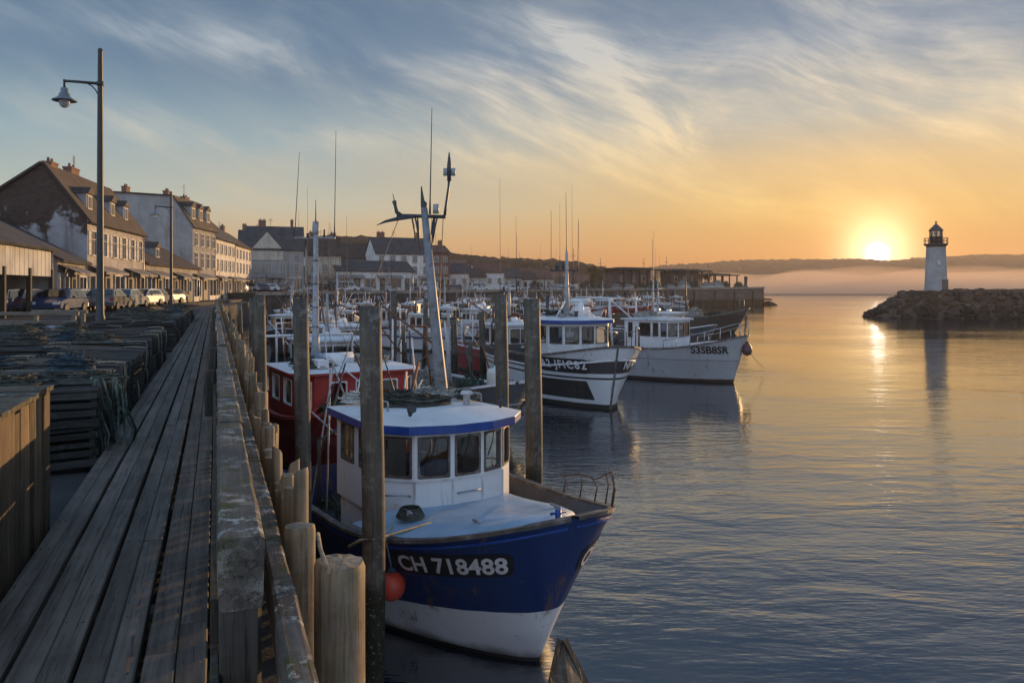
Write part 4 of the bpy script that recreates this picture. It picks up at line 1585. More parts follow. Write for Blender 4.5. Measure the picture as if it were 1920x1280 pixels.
for pe in (-.6, .75):
    b1.tube('deck_lamp', [b1.loc(2.35, pe, 2.60), b1.loc(2.35, pe, 2.68), b1.loc(2.27, pe, 2.70)], [.02, .045, .05], m_dark)
b1.tube('mushroom_vent', [b1.loc(2.9, -.4, 2.6), b1.loc(2.9, -.4, 2.72), b1.loc(2.9, -.4, 2.74), b1.loc(2.9, -.4, 2.78)], [.05, .05, .10, .07], m_white2)
# buoy fender over the side
m_buoy = pbr('buoy_red', (0.52, 0.055, 0.03), 0.45, var=0.15, vscale=4, dirt=(0.2, 0.10, 0.07), dirt_amt=0.35, dirt_scale=5)
k = min(range(6, 60), key=lambda i: abs((960 + F * b1.world(b1.side(i / 60, .36, -1)).x / b1.world(b1.side(i / 60, .36, -1)).y) - 756))
g = b1.side(k / 60, 0.42, -1)
c = b1.world(g + Vector((0, -0.178, 0)))
bu = empty('buoy_fender', c, 0, 'round red buoy fender hanging by a rope on the side of the blue boat', 'buoy')
mb = MB(); mb.ball((0, 0, 0), 0.158, 24, 1.06); mb.build('ball', m_buoy, bu)
mb = MB(); mb.lathe((0, 0, .13), [(.05, .02), (.045, .06), (.02, .08)], 14); mb.build('eye', m_rope_blue, bu)
gt = b1.world(b1.side(k / 60, 0.0, -1) + Vector((0, -.05, .06))) - c
mb = MB(); mb.tube([(0, 0, .19), gt.lerp(Vector((0, 0, .2)), .4), gt, gt + Vector((.05, .25, .02))], 0.011, 6); mb.build('rope', m_rope, bu)
pa_ = at(700, 1010, 7.42)
rope('mooring_rope', [at(655, 1024, 7.7), at(676, 1012, 7.46), pa_, b1.world(b1.side(k / 60, 0, -1) + Vector((0, 0, .06))), b1.world(b1.loc(1.5, .9, 1.5))], 0.016, m_rope, 'slack pale mooring rope from the thick pile to the blue boat', 'mooring ropes')

rope('mooring_rope', [at(596, 1000, 3.55), at(601, 1030, 3.36), at(607, 1046, 3.30), at(616, 1072, 3.22)], .009, m_rope, 'short pale rope end hanging over the stout flat topped stake', 'mooring ropes')

# wooden punt just off the bow
P_PUNT = paint('punt_brown', [(0, 0, (0.07, 0.055, 0.04)), (0.02, 0, (0.16, 0.12, 0.085))], rough=0.6, grime=0.7)
pt = Boat('rowing_punt', 'narrow brown wooden punt with its pointed bow against the blue boat stem', (0.545, 8.62), (0.0, -1), 3.4, 0.46, 0.40, 0.36, 0.36, rake=0.10, La=3.4, Lw=3.4, full=(1.35, 1.0, 1.35, 1.0),
          hullmat=P_PUNT, deck_z=0.12, cat='rowing boat', group=None)
pt.gunwale(weathered_wood('punt_wood', (0.075, 0.06, 0.045), axis=0), 0.05, 0.04)
mb = MB()
rows = []
for i in range(8):
    al = 0.05 + 1.5 * i / 7
    hb = abs(pt.side(al / pt.L, 0, 1).y) - .03
    rows.append([pt.loc(al, -hb, .385), pt.loc(al, 0, .40), pt.loc(al, hb, .385)])
mb.grid(rows, smooth=False)
mb.build('foredeck', weathered_wood('punt_deck', (0.17, 0.13, 0.09), axis=0, lichen=.2), pt.root)

# ---- white and black boat
P_B2 = paint('hull_white_black', [(0, 0, (0.012, 0.012, 0.014)), (0.16, 0, (0.60, 0.61, 0.62)), (1.05, 0.0, (0.02, 0.02, 0.022)), (1.12, 0.0, (0.60, 0.61, 0.62)),
                                  (1.26, 0.0, (0.045, 0.045, 0.05)), (1.74, 0.0, (0.60, 0.61, 0.62))], grime=0.5, patch=(-3.4, -0.85, 0.30, 0.98, (0.016, 0.016, 0.018)))
b2 = Boat('fishing_boat', 'white and black fishing boat with blue edged roof, between tall pile and pale boat', (3.62, 27.2), (-0.36, 0.93), 9.5, 1.98, 2.2, 1.72, 1.7, rake=0.55, La=3.4, Lw=4.6,
          hullmat=P_B2, deck_z=0.9)
b2.gunwale(m_rail, 0.13, 0.08)
b2.strake(m_white2, 0.21, 0.08)
b2.stem(m_rail, 0.10, 0.02)
b2.text('A2 JFIC82', 0.40, 1.0, 1.51, -1, m_lett_w, m_lett_k, space=1.25)
b2.text('NI ROC', 0.40, 0.35, 1.55, 1, m_lett_w, m_lett_k, space=1.1)
b2.wheelhouse([(5.2, 1.22), (2.95, 1.30), (2.35, 0.95), (2.15, 0.36), (2.15, -0.22), (2.35, -0.86), (2.95, -1.22), (5.2, -1.22)], 1.5, 2.92,
              {0: [(0.1, 0.45, 2.18, 2.80), (0.55, 0.9, 2.18, 2.80)], 1: [(0.10, 0.90, 2.18, 2.80)], 2: [(0.10, 0.90, 2.18, 2.80)], 3: [(0.09, 0.91, 2.18, 2.80)], 4: [(0.08, 0.92, 2.18, 2.80)],
               5: [(0.1, 0.9, 2.18, 2.8)], 6: [(0.1, 0.45, 2.18, 2.80)], 7: [(0.15, 0.45, 1.7, 2.7)]}, m_white2, m_white, m_blue, over=0.16, fas=0.12, camber=0.13)
mb = MB(); mb.prism([(-a, -p) for a, p in [(5.1, 1.2), (2.95, 1.26), (2.4, .9), (2.2, .36), (2.2, -.22), (2.4, -.82), (2.95, -1.18), (5.1, -1.18)]], .9, 1.498); mb.build('house_base', m_white2, b2.root)
mb = MB()
rows = [[b2.loc(0.5 + 1.7 * i / 6, (j / 4 - .5) * 2 * max(0.05, abs(b2.side((0.5 + 1.7 * i / 6) / b2.L, 0, 1).y) - .25), 1.86 - (0.1 if j in (0, 4) else 0)) for j in range(5)] for i in range(7)]
mb.grid(rows); mb.build('foredeck_cover', pbr('foredeck_grey_green', (0.09, 0.13, 0.13), .6, var=.2), b2.root)
mt2 = b2.tube('mast', [b2.loc(3.7, 0.2, 3.0), b2.loc(3.7, 0.2, 4.2), b2.loc(3.7, .2, 5.6)], [0.13, 0.085, 0.05], m_mast, n=12)
b2.tube('spreader', [b2.loc(3.7, -.3, 4.9), b2.loc(3.7, .9, 4.9)], 0.03, m_dark, mt2)
b2.tube('spreader', [b2.loc(3.7, -.25, 4.3), b2.loc(3.7, .65, 4.3)], 0.03, m_mast, mt2)
antenna(b2, b2.loc(3.7, .2, 5.5), b2.loc(3.72, .22, 7.9), .018, mt2)
antenna(b2, b2.loc(3.7, .85, 4.9), b2.loc(3.7, .85, 7.2), .016, mt2)
antenna(b2, b2.loc(3.7, -.28, 4.9), b2.loc(3.7, -.3, 6.9), .016, mt2)
b2.tube('lamp', [b2.loc(3.7, .6, 4.95), b2.loc(3.7, .6, 5.15)], .07, m_dark, mt2)
b2.tube('lamp', [b2.loc(3.7, .35, 4.95), b2.loc(3.7, .35, 5.25)], .05, m_dark, mt2)
b2.tube('radar_scanner', [b2.loc(3.1, -.5, 3.75), b2.loc(3.1, .3, 3.75)], .07, m_white, b2.root)
b2.tube('radar_pedestal', [b2.loc(3.1, -.1, 3.1), b2.loc(3.1, -.1, 3.7)], [.16, .11], m_white)
b2.tube('mast_leg', [b2.loc(3.1, .95, 3.05), b2.loc(3.6, .3, 3.75)], .035, m_white)
b2.tube('mast_leg', [b2.loc(3.1, -.8, 3.05), b2.loc(3.6, 0, 3.75)], .035, m_white)
b2.tube('roof_rail', [b2.loc(2.6, .95, 3.05), b2.loc(2.6, .95, 3.42), b2.loc(4.8, 1.05, 3.42), b2.loc(4.8, 1.05, 3.05)], .02, m_galv)
b2.tube('roof_rail', [b2.loc(2.6, -.9, 3.05), b2.loc(2.6, -.9, 3.42), b2.loc(4.8, -1.0, 3.42), b2.loc(4.8, -1.0, 3.05)], .02, m_galv)
b2.tube('life_raft', [b2.loc(4.0, -.9, 3.3), b2.loc(4.0, -.2, 3.3)], .19, m_white)
b2.tube('exhaust', [b2.loc(4.6, .6, 3.0), b2.loc(4.6, .6, 3.9)], .08, m_dark)
b2.tube('searchlight', [b2.loc(2.75, .25, 3.12), b2.loc(2.75, .25, 3.36)], [.05, .10], m_dark)
for i in range(6):
    al = 0.3 + i * .5
    g = b2.side(al / b2.L, 0, 1)
    b2.tube('rail_post', [Vector((g.x, g.y - .05, g.z)), Vector((g.x, g.y - .05, g.z + .75))], .018, m_rust)
b2.tube('rail_wire', [Vector((b2.side((.3 + i * .5) / b2.L, 0, 1).x, b2.side((.3 + i * .5) / b2.L, 0, 1).y - .05, b2.side((.3 + i * .5) / b2.L, 0, 1).z + .74)) for i in range(6)], .014, m_galv)
gl2 = b2.tube('gallows', [b2.loc(8.6, 1.5, .9), b2.loc(8.6, 1.5, 2.7), b2.loc(8.6, .6, 3.0), b2.loc(8.6, -.6, 3.0), b2.loc(8.6, -1.5, 2.7), b2.loc(8.6, -1.5, .9)], .05, m_rust)
for al, pe, sc, mt_, lab in ((3.0, .55, (.4, .3, .22), m_net_w, 'pale net bundle on the roof of the white and black boat'), (4.3, .3, (.5, .4, .3), m_net, 'dark net bundle aft on the roof of the white and black boat')):
    net_heap(b2.world(b2.loc(al, pe, 3.1)), sc, mt_, lab, 'nets on the fishing boats', n=20, seed=int(al * 7), r=.012)

# ---- pale grey boat with dark lettering
P_B3 = paint('hull_pale_grey', [(0, 0, (0.06, 0.03, 0.022)), (0.14, 0, (0.36, 0.36, 0.37)), (0.98, 0.0, (0.16, 0.16, 0.17)), (1.01, 0.0, (0.40, 0.40, 0.41))], grime=0.75)
b3 = Boat('fishing_boat', 'pale grey fishing boat with dark number on the bow, pointing at open water', (10.4, 35.3), (-0.77, 0.64), 9.5, 1.75, 2.1, 1.45, 1.5, rake=0.62, La=3.6, Lw=5.0,
          hullmat=P_B3, deck_z=0.85)
b3.gunwale(m_rail, 0.12, 0.08)
b3.text('*S3SB8SR', 0.46, 0.75, 1.50, -1, m_lett_k, space=1.0, shear=-0.15)
b3.wheelhouse([(5.7, 1.0), (3.4, 1.0), (3.05, 0.55), (3.05, -0.55), (3.4, -1.0), (5.7, -1.0)], 1.3, 2.72,
              {0: [(0.10, 0.20, 1.9, 2.6), (0.36, 0.62, 1.98, 2.6), (0.68, 0.80, 1.98, 2.6), (0.86, 0.985, 1.98, 2.6)], 1: [(0.1, 0.9, 1.98, 2.6)], 2: [(0.05, 0.47, 1.98, 2.6), (0.53, 0.95, 1.98, 2.6)], 3: [(0.1, 0.9, 1.98, 2.6)],
               4: [(0.05, 0.3, 1.98, 2.6), (0.4, 0.65, 1.98, 2.6)], 5: [(0.3, 0.6, 1.5, 2.55)]}, m_white2, m_white2, m_white2, over=0.14, fas=0.07, camber=0.07)
mb = MB(); mb.prism([(-a, -p) for a, p in [(5.6, .98), (3.3, .98), (1.75, .9), (1.3, .45), (1.3, -.45), (1.75, -.9), (3.3, -.98), (5.6, -.98)]], .85, [1.298 + (.5 if a < 3.2 else 0) for a in (5.6, 3.3, 1.75, 1.3, 1.3, 1.75, 3.3, 5.6)])
mb.build('trunk_cabin', m_white2, b3.root, bevel=.02)
for sgn in (-1, 1):
    pts = []
    for i in range(6):
        al = 0.12 + i * .62
        g = b3.side(al / b3.L, 0, sgn)
        q = Vector((g.x, g.y - sgn * .06, g.z))
        hgt = .62 - .05 * i
        b3.tube('rail_post', [q, q + Vector((0, 0, hgt))], .018, m_galv)
        pts.append(q + Vector((0, 0, hgt)))
    b3.tube('rail_wire', pts, .02, m_galv)
b3.tube('jack_staff', [b3.loc(.1, 0, 2.1), b3.loc(.0, 0, 3.0)], .025, m_dark)
gl3 = b3.tube('gantry', [b3.loc(6.2, 1.2, .9), b3.loc(6.4, 1.2, 3.7), b3.loc(6.4, -1.2, 3.7), b3.loc(6.2, -1.2, .9)], .06, m_white2)
b3.tube('gantry_beam', [b3.loc(6.4, 0.0, 3.7), b3.loc(9.2, 0.0, 3.75)], .06, m_white2)
b3.tube('gantry_leg', [b3.loc(9.2, 0.0, 3.75), b3.loc(9.2, 0.0, 1.0)], .06, m_white2)
b3.tube('gantry_brace', [b3.loc(5.3, 1.0, 2.8), b3.loc(6.4, 1.2, 3.7)], .04, m_white2)
mt3 = b3.tube('mast', [b3.loc(4.7, 0, 2.8), b3.loc(4.7, 0, 4.6)], [.06, .035], m_mast)
antenna(b3, b3.loc(4.7, 0, 4.5), b3.loc(4.75, 0, 6.6), .018, mt3)
b3.tube('spreader', [b3.loc(4.3, 0, 4.1), b3.loc(5.1, 0, 4.1)], .03, m_dark, mt3)
net_heap(b3.world(b3.loc(5.0, .2, 2.85)), (.7, .5, .28), m_net_w, 'pale gear heap on the roof of the pale grey boat', 'nets on the fishing boats', n=24, seed=5, r=.014)
net_heap(b3.world(b3.loc(7.6, .1, .9)), (1.0, .9, 1.2), m_net, 'dark net heap on the stern of the pale grey boat', 'nets on the fishing boats', n=30, seed=6, r=.014)
c = b3.world(b3.side(0.0, .28, -1) + Vector((0.20, 0.02, 0)))
bu = empty('buoy_fender', c, 0, 'dark pear shaped buoy hanging under the bow of the pale grey boat', 'buoy')
mb = MB(); mb.lathe((0, 0, 0), [(.001, -.30), (.17, -.22), (.23, -.06), (.20, .10), (.09, .28), (.04, .36)], 18); mb.build('ball', pbr('buoy_dark', (.10, .05, .045), .5), bu)
mb = MB(); mb.tube([(0, 0, .34), (-.05, 0, .6), (-.16, .02, .9)], .016, 6); mb.build('rope', m_rope, bu)
rope('mooring_rope', [b3.world(b3.loc(0, 0, 1.6)), at(1432, 688, 39.5)], .014, m_rope, 'thin mooring rope running from the pale grey bow into the water', 'mooring ropes', .1)

# ---- brown hull lying beyond
P_B4 = paint('hull_dark_brown', [(0, 0, (0.03, 0.025, 0.022)), (0.18, 0, (0.085, 0.068, 0.055)), (1.75, 0, (0.12, 0.095, 0.075))], grime=0.6, rough=0.55)
b4 = Boat('fishing_boat', 'dark brown open boat heaped with gear, furthest out with its bow to the sun', (22.4, 75), (-0.95, 0.31), 13, 2.3, 2.35, 1.5, 1.7, rake=1.4, La=5.0, Lw=7, hullmat=P_B4, deck_z=0.9)
b4.gunwale(m_rail, .16, .10)
for i, (al, pe, sc, mt_, lab) in enumerate(((3.2, 0, (1.1, .9, 1.3), m_net, 'dark net heap near the bow of the dark brown boat'), (5.2, .2, (1.0, .9, 1.7), m_net_w, 'pale net heap amidships on the dark brown boat'),
                                            (8.4, 0, (1.6, 1.2, 1.9), m_net, 'big dark net heap on the stern of the dark brown boat'), (6.8, -.4, (.8, .8, 1.5), m_rope_blue, 'bluish net heap between the others on the dark brown boat'))):
    net_heap(b4.world(b4.loc(al, pe, .9)), sc, mt_, lab, 'nets on the fishing boats', n=34, seed=60 + i, r=.022)
b4.tube('mast', [b4.loc(5.9, 0, .9), b4.loc(5.9, 0, 5.8)], [.09, .05], m_dark)
b4.tube('derrick', [b4.loc(5.9, 0, 2.6), b4.loc(8.9, .3, 3.4)], .06, m_rust)
b4.tube('bow_rail', [b4.loc(.9, .3, 2.3), b4.loc(.9, .3, 3.1), b4.loc(.5, .1, 3.1), b4.loc(.5, .1, 2.3)], .03, m_galv)
for i in range(5):
    b4.tube('gear_pole', [b4.loc(4 + i * .8, -.5 + .2 * i, 1.0), b4.loc(4.4 + i * .7, -.3 + .25 * i, 2.9 + .3 * (i % 3))], .035, m_dark)

# ---- red boat behind the blue one
P_RED = paint('hull_red', [(0, 0, (0.015, 0.012, 0.012)), (0.12, 0, (0.20, 0.022, 0.028)), (0.85, 0, (0.24, 0.07, 0.085)), (1.05, 0, (0.27, 0.03, 0.03))], grime=0.5)
b5 = Boat('fishing_boat', 'red fishing boat with a flat white roof lying behind the blue boat', (-2.45, 16.6), (-0.50, 0.87), 7.6, 1.75, 1.75, 1.28, 1.3, rake=.6, hullmat=P_RED, deck_z=.6)
b5.gunwale(pbr('red_rail', (.30, .05, .06), .5, var=.3), .11, .07)
b5.wheelhouse([(5.0, 1.42), (2.4, 1.42), (2.05, 1.1), (2.05, -1.1), (2.4, -1.4), (5.0, -1.4)], 1.0, 2.24,
              {0: [(.15, .42, 1.5, 2.1), (.58, .86, 1.5, 2.1)], 1: [(.15, .85, 1.5, 2.1)], 2: [(.16, .34, 1.45, 2.08), (.44, .60, 1.35, 2.10), (.70, .90, 1.45, 2.08)], 3: [(.15, .85, 1.5, 2.1)], 4: [(.2, .5, 1.5, 2.1)], 5: [(.4, .6, 1.1, 2.1)]},
              m_red, m_white, m_red, over=.14, fas=.06, camber=.10, framemat=m_white)
mb = MB(); mb.prism([(-a, -p) for a, p in [(4.9, 1.4), (2.45, 1.4), (2.1, 1.08), (2.1, -1.08), (2.45, -1.38), (4.9, -1.38)]], .6, .998); mb.build('house_base', m_red, b5.root)
mb = MB()
rows = [[b5.loc(.35 + 1.7 * i / 6, (j / 4 - .5) * 2 * max(.05, abs(b5.side((.35 + 1.7 * i / 6) / b5.L, 0, 1).y) - .2), 1.42 - (.12 if j in (0, 4) else 0)) for j in range(5)] for i in range(7)]
mb.grid(rows); mb.build('foredeck_cover', pbr('foredeck_red', (.24, .04, .05), .5, var=.25), b5.root)
mt5 = b5.tube('mast', [b5.loc(4.6, .33, 2.35), b5.loc(4.62, .33, 2.8), b5.loc(4.62, .33, 5.6)], [.17, .095, .06], m_mast, n=12)
inv5 = Matrix.Rotation(-b5.root.rotation_euler.z, 3, 'Z')
e5 = inv5 @ Vector((1, 0, 0))
tp5 = b5.loc(4.62, .33, 5.5)
b5.tube('spreader', [tp5 - e5 * .55, tp5 + e5 * .5], .028, m_mast, mt5)
b5.tube('mast_lamp', [tp5 + Vector((0, 0, .08)), tp5 + Vector((0, 0, .2)), tp5 + Vector((0, 0, .42))], [.07, .10, .075], m_mast, mt5)
antenna(b5, tp5 + Vector((0, 0, .4)), tp5 + Vector((0, 0, .98)), .016, mt5)
antenna(b5, tp5 + e5 * .48, tp5 + e5 * .52 + Vector((0, 0, 2.75)), .013, mt5)
antenna(b5, tp5 - e5 * .54, tp5 - e5 * .42 + Vector((0, 0, 2.2)), .013, mt5)
b5.tube('lamp', [tp5 + e5 * .22, tp5 + e5 * .22 + Vector((0, 0, .22))], [.03, .02], m_dark, mt5)
b5.tube('lamp', [tp5 - e5 * .2, tp5 - e5 * .2 + Vector((0, 0, .12))], [.04, .04], m_dark, mt5)
for zq in (3.2, 3.7, 4.3, 4.9):
    b5.tube('mast_band', [b5.loc(4.62, .33, zq), b5.loc(4.62, .33, zq + .04)], .094 - .0125 * (zq - 3.2), m_dark, mt5)
for al, pe, sc, mt_, lab in ((2.8, .9, (.5, .35, .2), m_net, 'dark net heap at the near corner of the red boat roof'), (3.6, -.6, (.6, .5, .25), m_net_w, 'pale rope heap on the far side of the red boat roof'), (4.0, .8, (.4, .4, .22), m_net_g, 'green rope heap aft on the red boat roof'),
                             (1.2, 0, (.7, .5, .3), m_net_w, 'pale net heap on the foredeck of the red boat')):
    net_heap(b5.world(b5.loc(al, pe, 2.34 if al > 2 else 1.42)), sc, mt_, lab, 'nets on the fishing boats', n=26, seed=int(al * 9), r=.010)
b5.tube('life_raft', [b5.loc(3.3, -.2, 2.5), b5.loc(3.3, .5, 2.5)], .15, m_white)
rr = random.Random(505)
for q in range(9):
    al = rr.uniform(.6, 2.0) if q < 4 else rr.uniform(5.2, 7.2)
    b5.tube('gear_pole', [b5.loc(al, rr.uniform(-1.0, 1.0), 1.2), b5.loc(al + rr.uniform(-.5, .5), rr.uniform(-1.2, 1.2), rr.uniform(2.2, 3.4))], .018, rr.choice((m_rust, m_dark, m_white2)), n=5)
for q in range(5):
    b5.tube('stay', [tp5 + Vector((0, 0, -.1 - .1 * q)), b5.loc((.2, .3, 7.3, 7.3, 5.2)[q], (0, .2, 1.1, -1.1, 1.3)[q], 1.4)], .006, m_dark, mt5, 4)
for q in range(6):
    bx = MB(); bx.box((0, 0, .09), (rr.uniform(.25, .5), rr.uniform(.2, .35), .18)); bb = bx.build('deck_box', rr.choice((m_white, m_white2, m_rail, m_cover)), b5.root, bevel=.01)
    bb.location = b5.loc(rr.uniform(2.5, 4.2), rr.uniform(-1.1, 1.1), 2.38)
for q in range(3):
    ri = MB(); ri.tube([(.26 * math.cos(a), 0, .26 * math.sin(a)) for a in [6.2832 * i / 16 for i in range(17)]], .05, 8); lb = ri.build('lifebuoy', m_red if q else m_white, b5.root); lb.location = b5.loc(2.0, -.9 + .9 * q, 1.3); lb.rotation_euler = (0, 0, R(90))
for q in range(4):
    net_heap(b5.world(b5.loc(.9 + .3 * q, -.8 + .5 * q, 1.40)), (.35, .3, .35), (m_net_w, m_rope_white, m_net_y, m_net_g)[q], ('pale net tangle', 'white rope tangle', 'ochre net tangle', 'green net tangle')[q] + ' on the bow of the red boat', 'nets on the fishing boats', n=26, seed=700 + q, r=.010)
b5.tube('gallows', [b5.loc(6.6, 1.3, .6), b5.loc(6.6, 1.3, 2.9), b5.loc(6.6, -1.3, 2.9), b5.loc(6.6, -1.3, .6)], .05, m_white2)

# ---- dark trawler and white boats crowding the basin
P_DK = paint('hull_slate', [(0, 0, (.015, .015, .015)), (.15, 0, (.075, .08, .09)), (1.05, 0, (.30, .31, .33)), (1.12, 0, (.085, .09, .10))], grime=.6)
P_WH = paint('hull_white', [(0, 0, (.02, .02, .025)), (.14, 0, (.55, .56, .58)), (.9, 0, (.03, .08, .20)), (1.0, 0, (.55, .56, .58))], grime=.4)


def trawler(S, a, L, B, label, hull, house=True, seed=1, housemat=None, mast=3.0, whips=((.4, 2.2), (-.4, 1.6)), net=True):
    rr = random.Random(seed)
    b = Boat('fishing_boat', label, S, a, L, B, 1.7, 1.25, 1.3, rake=.6, La=min(3.2, L * .45), Lw=L * .6, hullmat=hull, deck_z=.65)
    b.gunwale(m_white2, .10, .07)
    b.strake(m_rail, .3, .05)
    if house:
        wdt = B * .72
        a0 = L * .30; a1 = L * .58
        b.wheelhouse([(a1, wdt), (a0 + .35, wdt), (a0, wdt * .7), (a0, -wdt * .7), (a0 + .35, -wdt), (a1, -wdt)], .65, 2.4,
                     {0: [(.15, .45, 1.6, 2.25), (.55, .85, 1.6, 2.25)], 1: [(.12, .88, 1.6, 2.25)], 2: [(.04, .32, 1.6, 2.25), (.36, .64, 1.6, 2.25), (.68, .96, 1.6, 2.25)], 3: [(.12, .88, 1.6, 2.25)], 4: [(.2, .5, 1.6, 2.25)], 5: [(.4, .6, .8, 2.2)]},
                     housemat or m_white2, m_white, m_white2, over=.12, fas=.07)
        mbase = (L * .5, 0, 2.45)
    else:
        mbase = (L * .45, 0, .65)
    m_ = b.tube('mast', [b.loc(*mbase), b.loc(mbase[0], 0, 2.4 + mast)], [.09, .05], m_mast, n=10)
    b.tube('spreader', [b.loc(mbase[0], -.6, 2.4 + mast * .75), b.loc(mbase[0], .6, 2.4 + mast * .75)], .028, m_dark, m_)
    b.tube('lamp', [b.loc(mbase[0], .3, 2.4 + mast * .75), b.loc(mbase[0], .3, 2.65 + mast * .75)], .05, m_dark, m_)
    whips = tuple(whips) + tuple((rr.uniform(-.6, .6), rr.uniform(.8, 3.2)) for _ in range(3))
    for pe, hh in whips:
        antenna(b, b.loc(mbase[0], pe, 2.4 + mast * .75), b.loc(mbase[0] + .05, pe, 2.4 + mast * .75 + hh), .014, m_)
    b.tube('gallows', [b.loc(L * .86, B * .7, .65), b.loc(L * .88, B * .7, 2.9), b.loc(L * .88, -B * .7, 2.9), b.loc(L * .86, -B * .7, .65)], .05, m_white2 if seed % 2 else m_rust)
    b.tube('derrick', [b.loc(mbase[0], 0, 2.2), b.loc(L * .95, rr.uniform(-.8, .8), 3.6)], .035, m_rust)
    for pe, al in ((B * .8, L * .95), (-B * .8, L * .95), (0.0, .3)):
        b.tube('stay', [b.loc(mbase[0], 0, 2.35 + mast), b.loc(al, pe, 1.35)], .008, m_dark, m_, 4)
    for q in range(8):
        x = L * rr.uniform(.62, .95)
        b.tube('gear_pole', [b.loc(x, rr.uniform(-.8, .8) * B * .8, .7), b.loc(x + rr.uniform(-.7, .7), rr.uniform(-.9, .9) * B, rr.uniform(2.2, 3.8))], .025, rr.choice((m_rust, m_dark, m_white2)), n=5)
    if house:
        b.tube('radar', [b.loc(L * .40, -.3, 2.62), b.loc(L * .40, .3, 2.66)], .06, m_white)
        b.tube('life_raft', [b.loc(L * .52, -.5, 2.66), b.loc(L * .52, .1, 2.66)], .13, m_white)
        b.tube('exhaust', [b.loc(L * .55, B * .4, 2.4), b.loc(L * .55, B * .4, 3.2)], .06, m_dark)
    if net:
        for q in range(2):
            w_ = b.world(b.loc(L * (.70 + .14 * q), rr.uniform(-.3, .3), .66))
            net_heap(w_, (B * .45, B * .4, rr.uniform(.6, 1.2)), rr.choice((m_net, m_net_w, m_net_g, m_net_y, m_rope_blue)), 'heap of nets on the stern deck of a boat moored farther back', 'nets on the moored boats behind', n=18, seed=seed * 3 + q, r=.016)
    return b


tb_ = trawler((0.12, 21.2), (-.57, .82), 8.0, 1.6, 'slate grey open trawler heaped with gear, behind the blue boat mast', P_DK, house=False, seed=2, mast=1.2, whips=(), net=False)
for i in range(7):
    rr = random.Random(80 + i)
    al = 1.0 + i * .95
    net_heap(tb_.world(tb_.loc(al, rr.uniform(-.6, .6), .7)), (rr.uniform(.4, .7), rr.uniform(.35, .6), rr.uniform(.5, 1.1)), (m_net, m_net_w, m_net_g, m_net_y, m_net, m_net_w, m_rope_blue)[i],
             'one of the tangled gear heaps lying along the deck of the slate grey trawler', 'gear heaps on the slate grey trawler', n=34, seed=90 + i, r=.012)
for i in range(6):
    tb_.tube('gear_pole', [tb_.loc(2.2 + i * .8, -.9 + .3 * i, .8), tb_.loc(2.6 + i * .75, -.6 + .22 * i, 2.5 + .35 * (i % 3))], .028, (m_rust, m_dark, m_white2)[i % 3])
mb = MB(); mb.lathe((0, 0, 0), [(.10, 0), (.24, .02), (.26, .10), (.25, .22), (.26, .34), (.26, .48), (.22, .58), (.07, .60), (.07, .66)], 18)
o = mb.build('plastic_drum', pbr('drum_plastic', (.58, .60, .55), .5, var=.1), None)
o.location = tb_.world(tb_.loc(.9, .05, 1.42)); prop(o, 'pale plastic drum standing on the bow of the slate grey trawler', 'drum')
mb = MB(); mb.box((0, 0, 0), (.9, .9, .05))
st = mb.build('bow_platform', m_deckp, tb_.root); st.location = tb_.loc(.95, 0, 1.39)

trawler((-4.7, 25.0), (-.5, .87), 7.4, 1.6, 'white fishing boat with square wheelhouse directly behind the red boat', P_WH, seed=3, mast=1.6, whips=((.5, 1.3),))
trawler((-6.6, 34.5), (-.45, .9), 8.0, 1.7, 'second white fishing boat from the red one, beside the jetty stakes', P_WH, seed=5, mast=2.5, whips=((.4, 2.6), (-.5, 3.4)))
trawler((-11.0, 47), (-.4, .92), 8.0, 1.7, 'white boat moored beside the far stretch of the jetty', P_WH, seed=7, mast=2.8, whips=((.4, 6.2), (-.5, 3.0)))
trawler((-3.2, 52), (-.7, .7), 7.5, 1.6, 'white boat in the open water in the middle of the basin', P_WH, seed=8, mast=1.5, whips=((.4, 1.2),))
trawler((1.8, 36), (-.45, .88), 8.5, 1.7, 'red hulled boat hidden behind the white and black one', P_RED, seed=9, mast=2.2, whips=((.5, 5.6), (-.4, 3.8)), housemat=m_white2)
trawler((5.5, 46), (-.45, .88), 9, 1.8, 'slate hulled boat with white house behind the white and black one', P_DK, seed=11, mast=2.6, whips=((.5, 5.2), (-.4, 6.4), (-.9, 4.0)))
trawler((14.0, 55), (-.75, .66), 9, 1.8, 'slate hulled boat lying between the pale grey and dark brown boats', P_DK, seed=13, mast=2.4, whips=((.5, 4.2),))
LQ = 'small white boat moored below the far quay wall'
